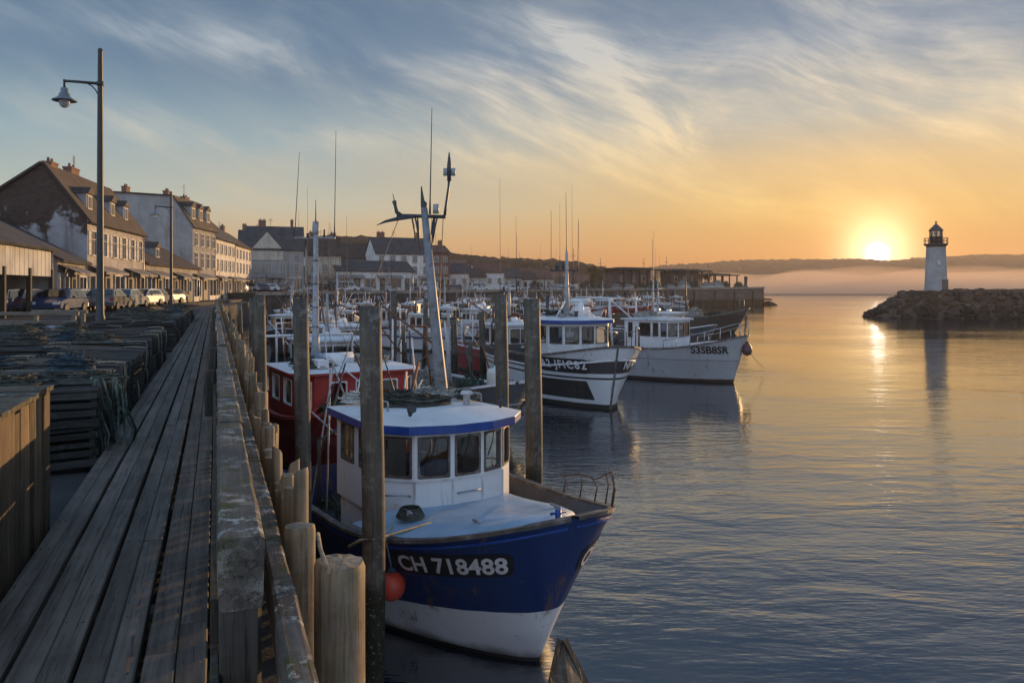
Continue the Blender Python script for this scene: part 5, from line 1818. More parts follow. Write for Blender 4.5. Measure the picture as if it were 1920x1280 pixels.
for i, (px, Y) in enumerate(((512, 62), (548, 74), (585, 58), (606, 88), (648, 78), (690, 92), (748, 88), (800, 104), (868, 98), (905, 108), (958, 84), (1010, 112), (1052, 96), (1100, 126), (1150, 118), (1188, 140), (1222, 120), (1262, 150), (530, 50), (622, 66), (668, 60), (716, 72), (772, 64), (838, 70), (886, 76), (930, 66), (1030, 84), (1085, 98), (1130, 90), (828, 122), (895, 128), (932, 135), (968, 130), (1004, 140), (1042, 136), (1075, 146), (1112, 142), (1145, 152), (1180, 158), (1215, 156), (1245, 165), (1290, 168))):
    rr = random.Random(200 + i)
    a_ = R(110 + rr.uniform(-35, 35))
    b = trawler(((px - 960) / F * Y, Y), (math.cos(a_), math.sin(a_)), rr.uniform(6, 8), rr.uniform(1.2, 1.6), LQ, rr.choice((P_WH, P_WH, P_DK, P_RED)), seed=200 + i, mast=rr.uniform(1.0, 3.2),
                whips=((.4, rr.uniform(1, 5)),) if i % 2 else ((.4, rr.uniform(1, 3)), (-.5, rr.uniform(2, 6))))
    b.root['group'] = 'boats moored under the far quay'
    hm = b.hull.data.materials[0]
    b.root['label'] = {P_WH: 'small white boat moored in the basin near the far quay wall', P_DK: 'small slate hulled boat moored in the basin near the far quay wall', P_RED: 'small red boat moored in the basin near the far quay wall'}[hm]

# ------------------------------------------------------------------ street slab, houses
STREET = 2.75
mb = MB()
mb.prism([(p.x, p.y) for p in (uv(12, -7.6), uv(70, -5.2), Vector((-37, 112)), Vector((-200, 215)), Vector((-200, -2)), uv(12, -40))], 2.3, STREET)
struct(mb.build('street', m_ground))


def plaster(name, c, stain=(0.16, 0.14, 0.12), amt=0.7, brick=None):
    if name in MATS: return MATS[name]
    m = bpy.data.materials.new(name)
    m.use_nodes = True
    t = NT(m.node_tree)
    b = t.n['Principled BSDF']
    co = t.node('ShaderNodeTexCoord').outputs['Object']
    n1 = t.noise(co, 0.5, 7.0, 0.65)
    st = t.noise(t.mapping(co, sc=(1.2, 1.2, 0.16)), 1.0, 7.0, 0.7)
    base = t.mix(t.maprange(n1, 0.3, 0.7), tuple(x * .78 for x in c) + (1,), tuple(min(1, x * 1.1) for x in c) + (1,))
    base = t.mix(t.math('MULTIPLY', t.maprange(st, 0.50, 0.72), amt), base, (*stain, 1))
    if brick:
        bt = t.node('ShaderNodeTexBrick')
        sp = t.node('ShaderNodeSeparateXYZ'); t.put(sp.inputs[0], co)
        cb = t.node('ShaderNodeCombineXYZ'); t.put(cb.inputs[0], t.math('ADD', sp.outputs[0], sp.outputs[1])); t.put(cb.inputs[1], sp.outputs[2])
        t.put(bt.inputs['Vector'], cb.outputs[0])
        bt.inputs['Scale'].default_value = 1.0
        bt.inputs['Brick Width'].default_value = 0.30; bt.inputs['Row Height'].default_value = 0.10; bt.inputs['Mortar Size'].default_value = 0.008
        bt.inputs['Color1'].default_value = (*brick, 1); bt.inputs['Color2'].default_value = tuple(x * .6 for x in brick) + (1,)
        bt.inputs['Mortar'].default_value = (0.11, 0.09, 0.08, 1)
        pk = t.noise(co, 0.32, 4.0, 0.6)
        base = t.mix(t.math('MULTIPLY', t.maprange(t.math('MULTIPLY_ADD', sp.outputs[2], 0.045, pk), 0.66, 0.73), t.math('LESS_THAN', sp.outputs[0], 0.04)), base, bt.outputs[0])
    t.put(b.inputs['Base Color'], base)
    b.inputs['Roughness'].default_value = 0.9
    b.inputs['Specular IOR Level'].default_value = 0.2
    MATS[name] = m
    return m


def tiles(name, c):
    if name in MATS: return MATS[name]
    m = bpy.data.materials.new(name)
    m.use_nodes = True
    t = NT(m.node_tree)
    b = t.n['Principled BSDF']
    co = t.node('ShaderNodeTexCoord').outputs['Object']
    wv = t.node('ShaderNodeTexWave', bands_direction='Z', wave_profile='SAW')
    t.put(wv.inputs['Vector'], co); wv.inputs['Scale'].default_value = 1.1; wv.inputs['Distortion'].default_value = 0.4; wv.inputs['Detail'].default_value = 3
    n1 = t.noise(co, 0.9, 7.0, 0.7)
    n2 = t.noise(t.mapping(co, sc=(4, 4, 4)), 1.5, 3.0, 0.6)
    base = t.mix(t.maprange(n1, .32, .68), tuple(x * .55 for x in c) + (1,), tuple(x * 1.35 for x in c) + (1,))
    base = t.mix(t.math('MULTIPLY', wv.outputs['Fac'], 0.35), base, tuple(x * .35 for x in c) + (1,))
    base = t.mix(t.math('MULTIPLY', t.maprange(n2, .56, .66), .35), base, (0.13, 0.12, 0.09, 1))
    t.put(b.inputs['Base Color'], base)
    b.inputs['Roughness'].default_value = 0.75
    bp = t.node('ShaderNodeBump'); bp.inputs['Distance'].default_value = 0.04
    t.put(bp.inputs['Height'], wv.outputs['Fac']); t.l.new(bp.outputs[0], b.inputs['Normal'])
    MATS[name] = m
    return m


W_WHITE = plaster('plaster_white', (0.70, 0.67, 0.63))
W_CREAM = plaster('plaster_cream', (0.55, 0.49, 0.40))
W_GREY = plaster('plaster_grey', (0.34, 0.33, 0.32))
W_BRICK = plaster('plaster_over_brick', (0.40, 0.38, 0.38), brick=(0.085, 0.055, 0.042))
W_BOARD = plaster('white_boards', (0.52, 0.52, 0.52), amt=0.5)
T_BROWN = tiles('tiles_brown', (0.062, 0.042, 0.034))
T_SLATE = tiles('slates_grey', (0.055, 0.056, 0.062))
T_RED = tiles('tiles_red', (0.15, 0.07, 0.05))
m_frame = pbr('window_paint', (0.50, 0.48, 0.45), 0.6, var=.2, vscale=4)
m_shut = pbr('shutter_paint', (0.40, 0.37, 0.34), 0.7, var=.3, vscale=5, island=.4)
m_wdoor = pbr('door_paint', (0.10, 0.09, 0.08), 0.6, var=.3, island=.4)
m_awn = pbr('awning_cloth', (0.24, 0.21, 0.19), 0.8, var=.3, vscale=2)
m_brick = pbr('chimney_brick', (0.19, 0.105, 0.075), 0.9, var=.35, vscale=6)
wg = bpy.data.materials.new('house_glass'); wg.use_nodes = True
q = wg.node_tree.nodes['Principled BSDF']
q.inputs['Base Color'].default_value = (0.02, 0.022, 0.025, 1); q.inputs['Roughness'].default_value = 0.08; q.inputs['IOR'].default_value = 1.8


def house(label, p0, p1, z0, prof, wall, roof, floors=(), nx=4, shop=None, chims=(), dorm=(), shutters=False, gable_win=(), group='houses along the harbour street', name='house', detail=True, open_front=False):
    """p0->p1 is the front wall (front looks to the right of that direction); prof lists (depth, height) of the roof from front eave to back eave"""
    p0, p1 = Vector(p0), Vector(p1)
    d = p1 - p0
    L = d.length
    rz = math.atan2(d.y, d.x)
    root = empty(name, (p0.x, p0.y, z0), rz, label, 'shed' if name == 'shed' else 'house', group)
    D = prof[-1][0]
    # walls: front, back and two gables as a closed body
    poly = [(0, -0.6)] + [(0, prof[0][1])] + [p for p in prof[1:-1]] + [(D, prof[-1][1]), (D, -0.6)]
    mb = MB()
    n = len(poly)
    vs = [(0, y, z) for y, z in poly] + [(L, y, z) for y, z in poly]
    mb.add(vs, [tuple(range(n))[::-1], tuple(range(n, 2 * n))] + [(i, (i + 1) % n, n + (i + 1) % n, n + i) for i in range(n) if not (open_front and i == 0)])
    mb.build('wall', wall, root)
    # roof slabs
    mb = MB()
    for k in range(len(prof) - 1):
        (ya, za), (yb, zb) = prof[k], prof[k + 1]
        dv = Vector((0, yb - ya, zb - za)).normalized()
        nv = Vector((0, -dv.z, dv.y))
        if nv.z < 0: nv = -nv
        a = Vector((0, ya, za)); b = Vector((0, yb, zb))
        if k == 0: a = a - dv * 0.38
        if k == len(prof) - 2: b = b + dv * 0.38
        th = 0.16
        q = []
        seg = max(2, int(L / 1.2))
        for face in (0.004, th):
            for i in range(seg + 1):
                x = -0.22 + (L + 0.44) * i / seg
                sag = 0.05 * noise.noise(Vector((x * .3 + p0.x, k, face * 0)))
                q.append([Vector((x, 0, 0)) + a + nv * (face + sag), Vector((x, 0, 0)) + b + nv * (face + sag)])
        lo, hi = q[:seg + 1], q[seg + 1:]
        mb.grid(lo, smooth=False); mb.grid(hi, smooth=False)
        for j in (0, 1):
            mb.grid([[r[j] for r in lo], [r[j] for r in hi]], smooth=False)
        for e in (0, -1):
            mb.grid([lo[e], hi[e]], smooth=False)
    rf = mb.build('roof', roof, root)
    zr = max(z for _, z in prof)

    def roof_z(y):
        return interp(prof, y)
    for (x, y, wd, hgt) in chims:
        mb = MB()
        mb.box((x, y, roof_z(y) + hgt / 2 - .3), (wd, .6, hgt + .6))
        mb.box((x, y, roof_z(y) + hgt - .06), (wd + .1, .7, .12))
        for px_ in (-wd / 4, wd / 4):
            mb.lathe((x + px_, y, roof_z(y) + hgt), [(.11, 0), (.09, .3)], 8)
        mb.build('chimney', m_brick, rf)

    def window(x, zc, w_, h_, y=-0.0, par=root, nrm=-1, sh=False):
        mb = MB()
        f = 0.07
        yy = y - 0.03
        for sx in (-1, 1): mb.box((x + sx * (w_ / 2 + f / 2), yy, zc), (f, 0.12, h_ + 2 * f))
        mb.box((x, yy, zc + h_ / 2 + f / 2), (w_, 0.12, f))
        mb.box((x, yy - .03, zc - h_ / 2 - f / 2), (w_ + .3, 0.22, f))
        if detail:
            mb.box((x, yy, zc), (.05, .09, h_)); mb.box((x, yy, zc + h_ * .17), (w_, .08, .045))
        fr = mb.build('window', m_frame, par)
        mb = MB()
        mb.box((x, y - 0.012, zc), (w_, 0.02, h_))
        mb.build('pane', wg, fr)
        if sh:
            for sx in (-1, 1):
                mb = MB()
                mb.box((x + sx * (w_ / 2 + f + .27), y - .035, zc), (.5, .05, h_ + .05))
                if detail:
                    for q_ in range(6):
                        mb.box((x + sx * (w_ / 2 + f + .27), y - .066, zc - h_ / 2 + (q_ + .5) * h_ / 6), (.42, .012, h_ / 6 * .6))
                mb.build('shutter', m_shut, fr)
    for (zc, h_, w_) in floors:
        for i in range(nx):
            window(L * (i + .5) / nx, zc, w_, h_, sh=shutters)
    for (y, zc, w_, h_) in gable_win:
        mb = MB(); mb.box((-.03, y, zc), (.1, w_, h_)); fr = mb.build('window', m_frame, root)
        mb = MB(); mb.box((-.085, y, zc), (.012, w_ - .16, h_ - .16)); mb.build('pane', wg, fr)
    if shop:
        hh = shop
        nb = max(2, int(L / 2.6))
        for i in range(nb):
            x0, x1 = L * i / nb + .12, L * (i + 1) / nb - .12
            mb = MB()
            if i % 2 == 0:
                for x in (x0 + .05, (x0 + x1) / 2, x1 - .05): mb.box((x, -.06, hh / 2), (.1, .14, hh))
                mb.box(((x0 + x1) / 2, -.065, .3), (x1 - x0 - .2, .11, .55))
                mb.box(((x0 + x1) / 2, -.065, hh - .1), (x1 - x0 - .2, .12, .2))
                fr = mb.build('shop_window', m_frame, root)
                mb = MB(); mb.box(((x0 + x1) / 2, -.02, hh / 2 + .2), (x1 - x0 - .22, .03, hh - .8)); mb.build('pane', wg, fr)
            else:
                mb.box(((x0 + x1) / 2, -.05, hh / 2), (min(1.3, x1 - x0), .1, hh - .1))
                dr = mb.build('door', m_wdoor, root)
                mb = MB(); mb.box(((x0 + x1) / 2, -.105, hh * .66), (min(.8, x1 - x0 - .3), .012, hh * .4)); mb.build('pane', wg, dr)
            if i % 3 != 2:
                mb = MB()
                mb.add([(x0, -.02, hh + .5), (x1, -.02, hh + .5), (x1, -1.2, hh + .02), (x0, -1.2, hh + .02), (x0, -1.2, hh - .16), (x1, -1.2, hh - .16),
                        (x0, -.02, hh + .44), (x1, -.02, hh + .44), (x1, -1.17, hh - .03), (x0, -1.17, hh - .03)], [(0, 1, 2, 3), (3, 2, 5, 4), (6, 9, 8, 7), (4, 5, 8, 9)])
                mb.build('awning', m_awn, root)
    for (x, y, w_, h_) in dorm:
        zb = roof_z(y)
        dp = 2.2
        mb = MB()
        mb.box((x, y + dp / 2, zb + h_ / 2 - .1), (w_, dp, h_ + .2))
        dm = mb.build('dormer', wall, root)
        mb = MB()
        mb.add([(x - w_ / 2 - .12, y - .15, zb + h_), (x, y - .15, zb + h_ + w_ * .42), (x + w_ / 2 + .12, y - .15, zb + h_),
                (x - w_ / 2 - .12, y + dp + .6, zb + h_), (x, y + dp + .6, zb + h_ + w_ * .42), (x + w_ / 2 + .12, y + dp + .6, zb + h_)],
               [(0, 1, 2), (3, 5, 4), (0, 3, 4, 1), (1, 4, 5, 2), (0, 2, 5, 3)])
        mb.build('dormer_roof', roof, dm)
        mb = MB(); mb.box((x, y - .03, zb + h_ * .52), (w_ * .72, .08, h_ * .78)); mb.box((x, y - .06, zb + h_ * .52), (.06, .1, h_ * .7)); mb.build('dormer_window', m_frame, dm)
        mb = MB()
        for sx in (-1, 1): mb.box((x + sx * w_ * .17, y - .075, zb + h_ * .52), (w_ * .26, .015, h_ * .64))
        mb.build('dormer_pane', wg, dm)
    if detail and L > 6:
        mb = MB(); xa = L * .42; ya = prof[1][0]; zb = zr
        mb.tube([(xa, ya, zb), (xa, ya, zb + 1.5)], .03, 5)
        for q in range(4): mb.box((xa, ya, zb + 1.0 + .15 * q), (.9 - .14 * q, .03, .03))
        mb.build('aerial', m_dark, rf)
        mb = MB(); mb.tube([(L - .3, -.1, prof[0][1] - .1), (L - .3, -.1, 0)], .05, 6); mb.build('downpipe', m_galv, root)
    if not open_front:
        mb = MB(); mb.box((L / 2, -.1, prof[0][1] - .08), (L + .1, .16, .14)); mb.build('gutter', m_galv, root)
    return root


# low white boarded shed at the left edge, with its dark open front
sh = house('low shed with white boarded upper wall over a dark open front, left edge', (-22.2, 28), (-26.7, 46.2), STREET, [(0, 3.75), (5.2, 6.5), (11, 3.6)], W_BOARD, T_SLATE, name='shed', open_front=True)
mb = MB()
for i in range(56):
    x = 18.7 * i / 56
    mb.box((x + .165, -.05 + .01 * (i % 2), 2.95), (.30, .05, 1.62))
mb.build('front_boarding', W_BOARD, sh)
for i in range(6):
    mb = MB(); mb.box((.2 + i * 3.65, -.05, 1.0), (.22, .22, 3.1)); mb.build('post', m_post, sh)
house('narrow shop with a lean-to roof between boarded shed and tall gabled house', (-27.0, 47.3), (-29.4, 54.9), STREET, [(0, 3.2), (6.5, 6.6), (8, 6.6)], W_GREY, T_SLATE, shop=2.4)
house('white shuttered house with steep brown roof, dormers and two chimneys', (-29.5, 55.3), (-32.2, 69.6), STREET, [(0, 6.25), (2.85, 10.05), (9.6, 5.2)], W_BRICK, T_BROWN,
      floors=((4.65, 1.65, .95),), nx=6, shop=2.6, chims=((1.5, 2.9, 1.3, .35), (6.3, 3.1, 1.7, .8), (.7, 6.6, .8, 1.3)), dorm=((2.2, .55, 1.25, 1.25), (7.6, .55, 1.25, 1.25), (11.2, .55, 1.25, 1.25)), shutters=True)
fr_ = MB()
house('low dark roofed shop between the shuttered house and plain grey gable', (-32.5, 70.6), (-35.4, 90), STREET, [(0, 3.7), (6, 7.0), (9, 7.0)], W_GREY, T_BROWN, shop=2.6, nx=4, dorm=((8, 1.2, 1.4, 1.1),), chims=((3, 5.5, .9, 1.4),))
house('tall house with a plain grey gable, mansard roof and dormers in evening light', (-38.3, 95.5), (-38.7, 104), STREET, [(0, 9.0), (2.3, 12.5), (9.3, 12.9), (11.5, 9)], W_GREY, T_BROWN,
      floors=((4.9, 1.8, 1.0), (7.4, 1.5, 1.0)), nx=4, shop=2.8, chims=((1, 3.4, 1.0, .7), (.8, 8.2, 1.0, .9), (6.4, 3.2, 1.6, .6)), dorm=((1.5, .45, 1.5, 1.7), (4.2, .45, 1.5, 1.7), (6.9, .45, 1.5, 1.7)))
house('white terrace house with narrow windows right of the mansard roofed house', (-38.9, 104.3), (-41.0, 118), STREET, [(0, 8.2), (3.5, 11.2), (8, 8.2)], W_WHITE, T_SLATE, floors=((4.6, 1.5, .9), (6.8, 1.3, .9)), nx=5, shop=2.7, chims=((5, 3.5, 1.2, 1),), shutters=True)
house('second white terrace house, with a flat white awning over its shops', (-41.1, 118.4), (-43.6, 133), STREET, [(0, 8.0), (3.5, 10.4), (8, 8)], W_WHITE, T_BROWN, floors=((4.6, 1.5, .9), (6.7, 1.3, .9)), nx=5, shop=2.7, chims=((9, 3.5, 1.2, 1),))
Q = 3.62
g4 = house('grey house with front facing gable at the corner of the harbour', (-46.6, 140), (-37.4, 143), Q, [(0, 7.6), (4.0, 11.8), (8, 7.6)], W_GREY, T_SLATE, floors=((4.3, 1.4, .9), (6.4, 1.2, .9)), nx=4, shop=2.6, chims=((2.6, 4, 1.3, 1.2), (7.8, 4, .5, 1.2)))
mb = MB()
mb.add([(.6, -.12, 5.6), (6.2, -.12, 5.6), (6.2, -.12, 7.4), (3.4, -.12, 10.6), (.6, -.12, 7.4), (.6, 3.6, 5.6), (6.2, 3.6, 5.6), (6.2, 3.6, 7.4), (3.4, 3.6, 10.6), (.6, 3.6, 7.4)],
       [(0, 1, 2, 3, 4), (9, 8, 7, 6, 5), (0, 5, 6, 1), (1, 6, 7, 2), (4, 3, 8, 9), (0, 4, 9, 5), (2, 7, 8, 3)])
mb.build('front_gable', W_CREAM, g4)
house('slate roofed house standing behind the white terrace houses', (-54, 158), (-46, 161), Q, [(0, 9), (4, 12.4), (8, 9)], W_GREY, T_SLATE, floors=((7, 1.4, .9),), nx=4, chims=((1, 4, .8, 1.2),))
house('brown roofed house just right of the corner gable house', (-38.4, 150), (-32.6, 152), Q, [(0, 7.0), (3.5, 10.4), (8, 7)], W_CREAM, T_BROWN, floors=((4.4, 1.4, .9),), nx=3, shop=2.6, chims=((1, 3.5, 1, 1.1), (5, 3.5, 1, 1)))
house('low white shop behind the red boat mast on the far quay', (-33, 150), (-19.5, 158.5), Q, [(0, 4.0), (4, 6.0), (8, 4)], W_WHITE, T_SLATE, shop=2.7)
house('brown roofed house half hidden behind the low white shop', (-37, 172), (-28.8, 175), Q, [(0, 7.2), (4, 10.6), (8, 7.2)], W_GREY, T_BROWN, floors=((4.4, 1.4, .9),), nx=4)
house('large pale house with hipped slate roof behind the blue boat mast', (-28.4, 166), (-17.4, 171), Q, [(0, 8.0), (4.4, 11.5), (9, 8)], W_WHITE, T_SLATE, floors=((4.5, 1.6, 1.0), (6.8, 1.4, 1.0)), nx=5, shop=2.8, chims=((2.2, 4.4, 1.6, 1.2), (10.3, 4.4, 1.0, 1.3)))
house('narrow tall red brick house right of the large pale one', (-17.2, 171.2), (-13.6, 173), Q, [(0, 8.4), (3.5, 10.0), (8, 8.4)], plaster('brick_house', (.20, .11, .085), brick=(.16, .08, .06)), T_RED, floors=((4.6, 1.4, .9), (6.9, 1.2, .9)), nx=2, shop=2.6, chims=((3, 3, .9, 1.3),))
LB = 'small hazy house in the low row on the far quay, right of the brick one'
for i, (px, Y, Lh, e, r_) in enumerate(((850, 182, 7, 4.2, 6.4), (886, 188, 6, 3.4, 5.4), (918, 192, 7, 4.6, 6.8), (955, 196, 6, 3.4, 5.6), (985, 201, 6, 3.0, 5.0), (1015, 206, 6, 3.2, 5.2))):
    X = (px - 960) / F * Y
    house(LB, (X - Lh / 2, Y), (X + Lh / 2, Y + 2), Q, [(0, e), (3, r_), (6, e)], (W_WHITE, W_CREAM, W_WHITE, W_GREY)[i % 4], (T_SLATE, T_BROWN, T_RED)[i % 3], floors=((e * .55, 1.2, .9),), nx=3, detail=False, chims=((1, 3, .8, .9),), group='small houses on the far quay')
rr = random.Random(44)
for i, (px, py, Y) in enumerate(((560, 470, 300), (655, 474, 300), (690, 488, 290), (852, 498, 300), (872, 512, 285), (896, 506, 310), (918, 520, 285), (935, 512, 300), (960, 523, 290), (984, 516, 305), (1010, 528, 285), (1035, 522, 300), (1062, 530, 290), (1088, 527, 300))):
    c = at(px, py, Y)
    wd = rr.uniform(6, 9)
    house('tiny hazy house scattered on the slope of the hill behind the town', (c.x - wd / 2, Y), (c.x + wd / 2, Y + rr.uniform(-2, 3)), c.z - 5, [(0, 5), (3, 7.2), (6, 5)], rr.choice((W_WHITE, W_CREAM, W_GREY)), rr.choice((T_SLATE, T_BROWN, T_RED)),
          floors=((3.4, 1.3, 1.0),), nx=2, detail=False, group='houses on the hillside')

# ------------------------------------------------------------------ trees on the town hill and behind the roofs
m_leaf = pbr('foliage', (0.048, 0.055, 0.024), 0.9, var=.5, vscale=.6, island=.5, spec=.15)
m_trunk = pbr('bark', (0.05, 0.04, 0.03), .9, var=.3)


def tree_proto(seed, hgt=8.0, rad=3.2):
    rr = random.Random(seed)
    mb = MB()
    mb.tube([(0, 0, -.5), (.1, 0, hgt * .25), (.0, .1, hgt * .55), (.1, 0, hgt * .8)], [.24, .18, .12, .04], 7)
    for q in range(6):
        a = q * 1.05 + rr.random()
        z = hgt * rr.uniform(.28, .55)
        mb.tube([(0, 0, z), (math.cos(a) * rad * .4, math.sin(a) * rad * .4, z + hgt * .12), (math.cos(a) * rad * .75, math.sin(a) * rad * .75, z + hgt * .25)], [.08, .05, .02], 5)
    cr = MB()
    blobs = [(Vector((rr.gauss(0, .42), rr.gauss(0, .42), rr.uniform(-.5, .62))) * rad, rr.uniform(.28, .5) * rad) for _ in range(13)]
    for c, r_ in blobs:
        for k in range(85):
            dv = Vector((rr.gauss(0, 1), rr.gauss(0, 1), rr.gauss(0, 1))).normalized() * r_ * rr.uniform(.55, 1.05)
            p = c + dv + Vector((0, 0, hgt * .62))
            a = Vector((rr.gauss(0, 1), rr.gauss(0, 1), rr.gauss(0, 1))).normalized()
            b = a.orthogonal().normalized()
            s_ = rr.uniform(.12, .28) * rad * .42
            cr.add([p - a * s_, p + b * s_ * .6, p + a * s_, p - b * s_ * .6], [(0, 1, 2, 3)])
    root = empty('tree', (0, 0, 0))
    mb.build('trunk', m_trunk, root)
    cr.build('crown', m_leaf, root, recalc=False)
    return root


tp = [tree_proto(s) for s in (1, 2, 3)]
tu = [0, 0, 0]
rr = random.Random(19)
spots = []
for i in range(70):
    px = rr.uniform(600, 1180)
    crest = interp([(560, 452), (640, 450), (760, 462), (840, 476), (900, 484), (1000, 491), (1080, 499), (1180, 520)], px)
    py = crest + rr.choice((rr.uniform(1, 7), rr.uniform(5, 34)))
    spots.append((px, min(py, 534), 430 - (py - crest) * 3.4, rr.uniform(.5, 1.0)))
for px, Y, sc in ((610, 178, 1.0), (640, 185, 1.1), (682, 190, 1.1), (835, 196, .8), (870, 205, .8), (905, 215, .7), (1120, 262, 1.0), (1260, 197, .5), (1300, 199, .6), (1322, 199, .55)):
    spots.append((px, None, Y, sc))
for px, py, Y, sc in spots:
    k = rr.randrange(3)
    o = tp[k] if not tu[k] else copy_tree(tp[k])
    tu[k] = 1
    z = Q if py is None else at(px, py, Y).z - 5.5 * sc
    if py is None and px > 1200: z = 4.4
    o.location = ((px - 960) / F * Y, Y, z)
    o.rotation_euler = (0, 0, rr.uniform(0, 6))
    o.scale = (sc, sc, sc * rr.uniform(.8, 1.1))
    prop(o, 'dark leafy tree growing on the hill behind the harbour town' if py is not None else 'dark bushy tree growing behind the roofs of the far quay', 'tree', 'trees on the hill behind town' if py is not None else 'trees behind the far quay')

# ------------------------------------------------------------------ cars
def car_proto(van=False):
    root = empty('parked_car', (0, 0, 0))
    Hh = 1.95 if van else 1.46
    L = 4.7 if van else 4.25
    if van: low = [(-2.35, .35), (-2.35, 1.05), (1.5, 1.05), (2.25, .95), (2.35, .75), (2.35, .35)]
    else: low = [(-2.1, .38), (-2.14, .62), (-2.05, .90), (-1.6, .96), (.85, .95), (1.75, .84), (2.08, .68), (2.12, .36)]
    mb = MB()
    n = len(low)
    vs = []
    for y, k in ((-.86, 1), (-.80, 0), (.80, 0), (.86, 1)):
        pass
    secs = [(-.80, .97), (-.87, 1.0), (.87, 1.0), (.80, .97)]
    for y, s_ in secs:
        vs += [(x * s_, y, .36 + (z - .36) * (s_ if s_ < 1 else 1)) for x, z in low]
    fs = [tuple(range(n)), tuple(range(3 * n, 4 * n))[::-1]]
    for j in range(3):
        for i in range(n):
            fs.append((j * n + i, j * n + (i + 1) % n, (j + 1) * n + (i + 1) % n, (j + 1) * n + i))
    mb.add(vs, fs)
    if van: a = [(-2.3, 1.05), (-2.2, Hh), (.9, Hh), (1.6, 1.05)]
    else: a = [(-1.95, .94), (-1.35, Hh - .04), (-.2, Hh), (.25, Hh - .05), (1.05, .93)]
    m = len(a)
    vs = [(x, -.80, z) if z < 1.06 else (x, -.64, z) for x, z in a] + [(x, .80, z) if z < 1.06 else (x, .64, z) for x, z in a]
    mb.add(vs, [tuple(range(m)), tuple(range(m, 2 * m))[::-1]] + [(i, i + 1, m + i + 1, m + i) for i in range(m - 1)])
    body = mb.build('body', CAR[0], root, bevel=.04)
    def quad(name, pts, mt_, par):
        mb = MB(); mb.add(pts, [(0, 1, 2, 3)]); return mb.build(name, mt_, par)
    k0, k1 = a[-2], a[-1]
    def lerp2(u, v, f): return (u[0] + (v[0] - u[0]) * f, u[1] + (v[1] - u[1]) * f)
    f0, f1 = lerp2(k0, k1, .12), lerp2(k0, k1, .88)
    quad('windscreen', [(f0[0] + .035, -.60, f0[1] + .02), (f0[0] + .035, .60, f0[1] + .02), (f1[0] + .035, .72, f1[1] + .02), (f1[0] + .035, -.72, f1[1] + .02)], wg, body)
    k0, k1 = a[1], a[0]
    f0, f1 = lerp2(k0, k1, .12), lerp2(k0, k1, .75)
    quad('rear_window', [(f0[0] - .04, .58, f0[1] + .01), (f0[0] - .04, -.58, f0[1] + .01), (f1[0] - .04, -.68, f1[1] + .01), (f1[0] - .04, .68, f1[1] + .01)], wg, body)
    zt, zb_ = Hh - .12, 1.02 if not van else 1.12
    for sy in (-1, 1):
        yt, yb = (.665, .795)
        for x0, x1, x0t, x1t in (((-1.55, -.45, -1.22, -.45), (-.38, .78, -.38, .22)) if not van else ((.1, 1.35, .1, .85), (-2.0, 0, -1.95, 0))):
            quad('side_window', [(x0, sy * (yb + .015), zb_), (x1, sy * (yb + .015), zb_), (x1t, sy * (yt + .03), zt), (x0t, sy * (yt + .03), zt)], wg, body)
    for sx in (-1.3, 1.32):
        for sy in (-1, 1):
            mb = MB()
            mb.lathe((0, 0, 0), [(.18, -.10), (.29, -.11), (.32, -.06), (.32, .06), (.29, .11), (.18, .10)], 16)
            w_ = mb.build('tyre', m_rubber, root)
            w_.location = (sx, sy * .78, .32); w_.rotation_euler = (R(90), 0, 0)
            mb = MB(); mb.lathe((0, 0, 0), [(.001, -.095), (.19, -.09), (.19, .09), (.001, .095)], 12); mb.build('rim', m_galv, w_)
    for sy in (-1, 1):
        mb = MB(); mb.box((L / 2 - .07, sy * .62, .66), (.12, .36, .15)); mb.build('headlight', m_white, body)
        mb = MB(); mb.box((-L / 2 + .06, sy * .70, .78), (.10, .22, .2)); mb.build('tail_light', pbr('tail_red', (.35, .02, .015), .3), body)
        mb = MB(); mb.box((.55, sy * .97, .98), (.12, .16, .11)); mb.build('mirror', m_rubber, body)
    return root


CAR = [pbr('car_paint_' + n, c, .3, var=.05, coat=.6) for n, c in (('black', (.015, .015, .018)), ('silver', (.36, .37, .38)), ('blue', (.03, .06, .14)), ('red', (.16, .02, .02)), ('white', (.62, .62, .62)), ('grey', (.12, .12, .13)))]
cp = [car_proto(False), car_proto(True)]
cu_ = [0, 0]
rr = random.Random(3)
names = ('black', 'silver', 'dark blue', 'dark red', 'white', 'grey')
cars = [(14, 43, 0, 2), (52, 44.5, 0, 5), (112, 45, 0, 2), (146, 49, 0, 1), (170, 54, 0, 2), (214, 58, 0, 3), (236, 62, 0, 0), (252, 68, 0, 5), (268, 73, 0, 4), (285, 78, 0, 1), (300, 83, 0, 0), (318, 88, 1, 4), (338, 92, 0, 2), (352, 97, 0, 4),
        (368, 102, 0, 5), (384, 108, 1, 1), (398, 112, 0, 4), (412, 116, 0, 0), (428, 121, 0, 4), (446, 126, 1, 4), (462, 131, 0, 1), (480, 134, 0, 2), (500, 137, 0, 4), (520, 139, 0, 5), (545, 143, 1, 4), (575, 145, 0, 1), (610, 147, 0, 0), (650, 150, 1, 4), (690, 154, 0, 1), (205, 51, 0, 5), (240, 56, 0, 1), (268, 63, 0, 4), (292, 70, 0, 2), (312, 76, 0, 0), (330, 83, 0, 1), (346, 90, 0, 3), (360, 96, 0, 1),
        (730, 157, 0, 4), (765, 160, 0, 2), (800, 163, 1, 4), (850, 168, 0, 5), (900, 174, 1, 4), (960, 180, 0, 4), (1010, 186, 0, 1)]
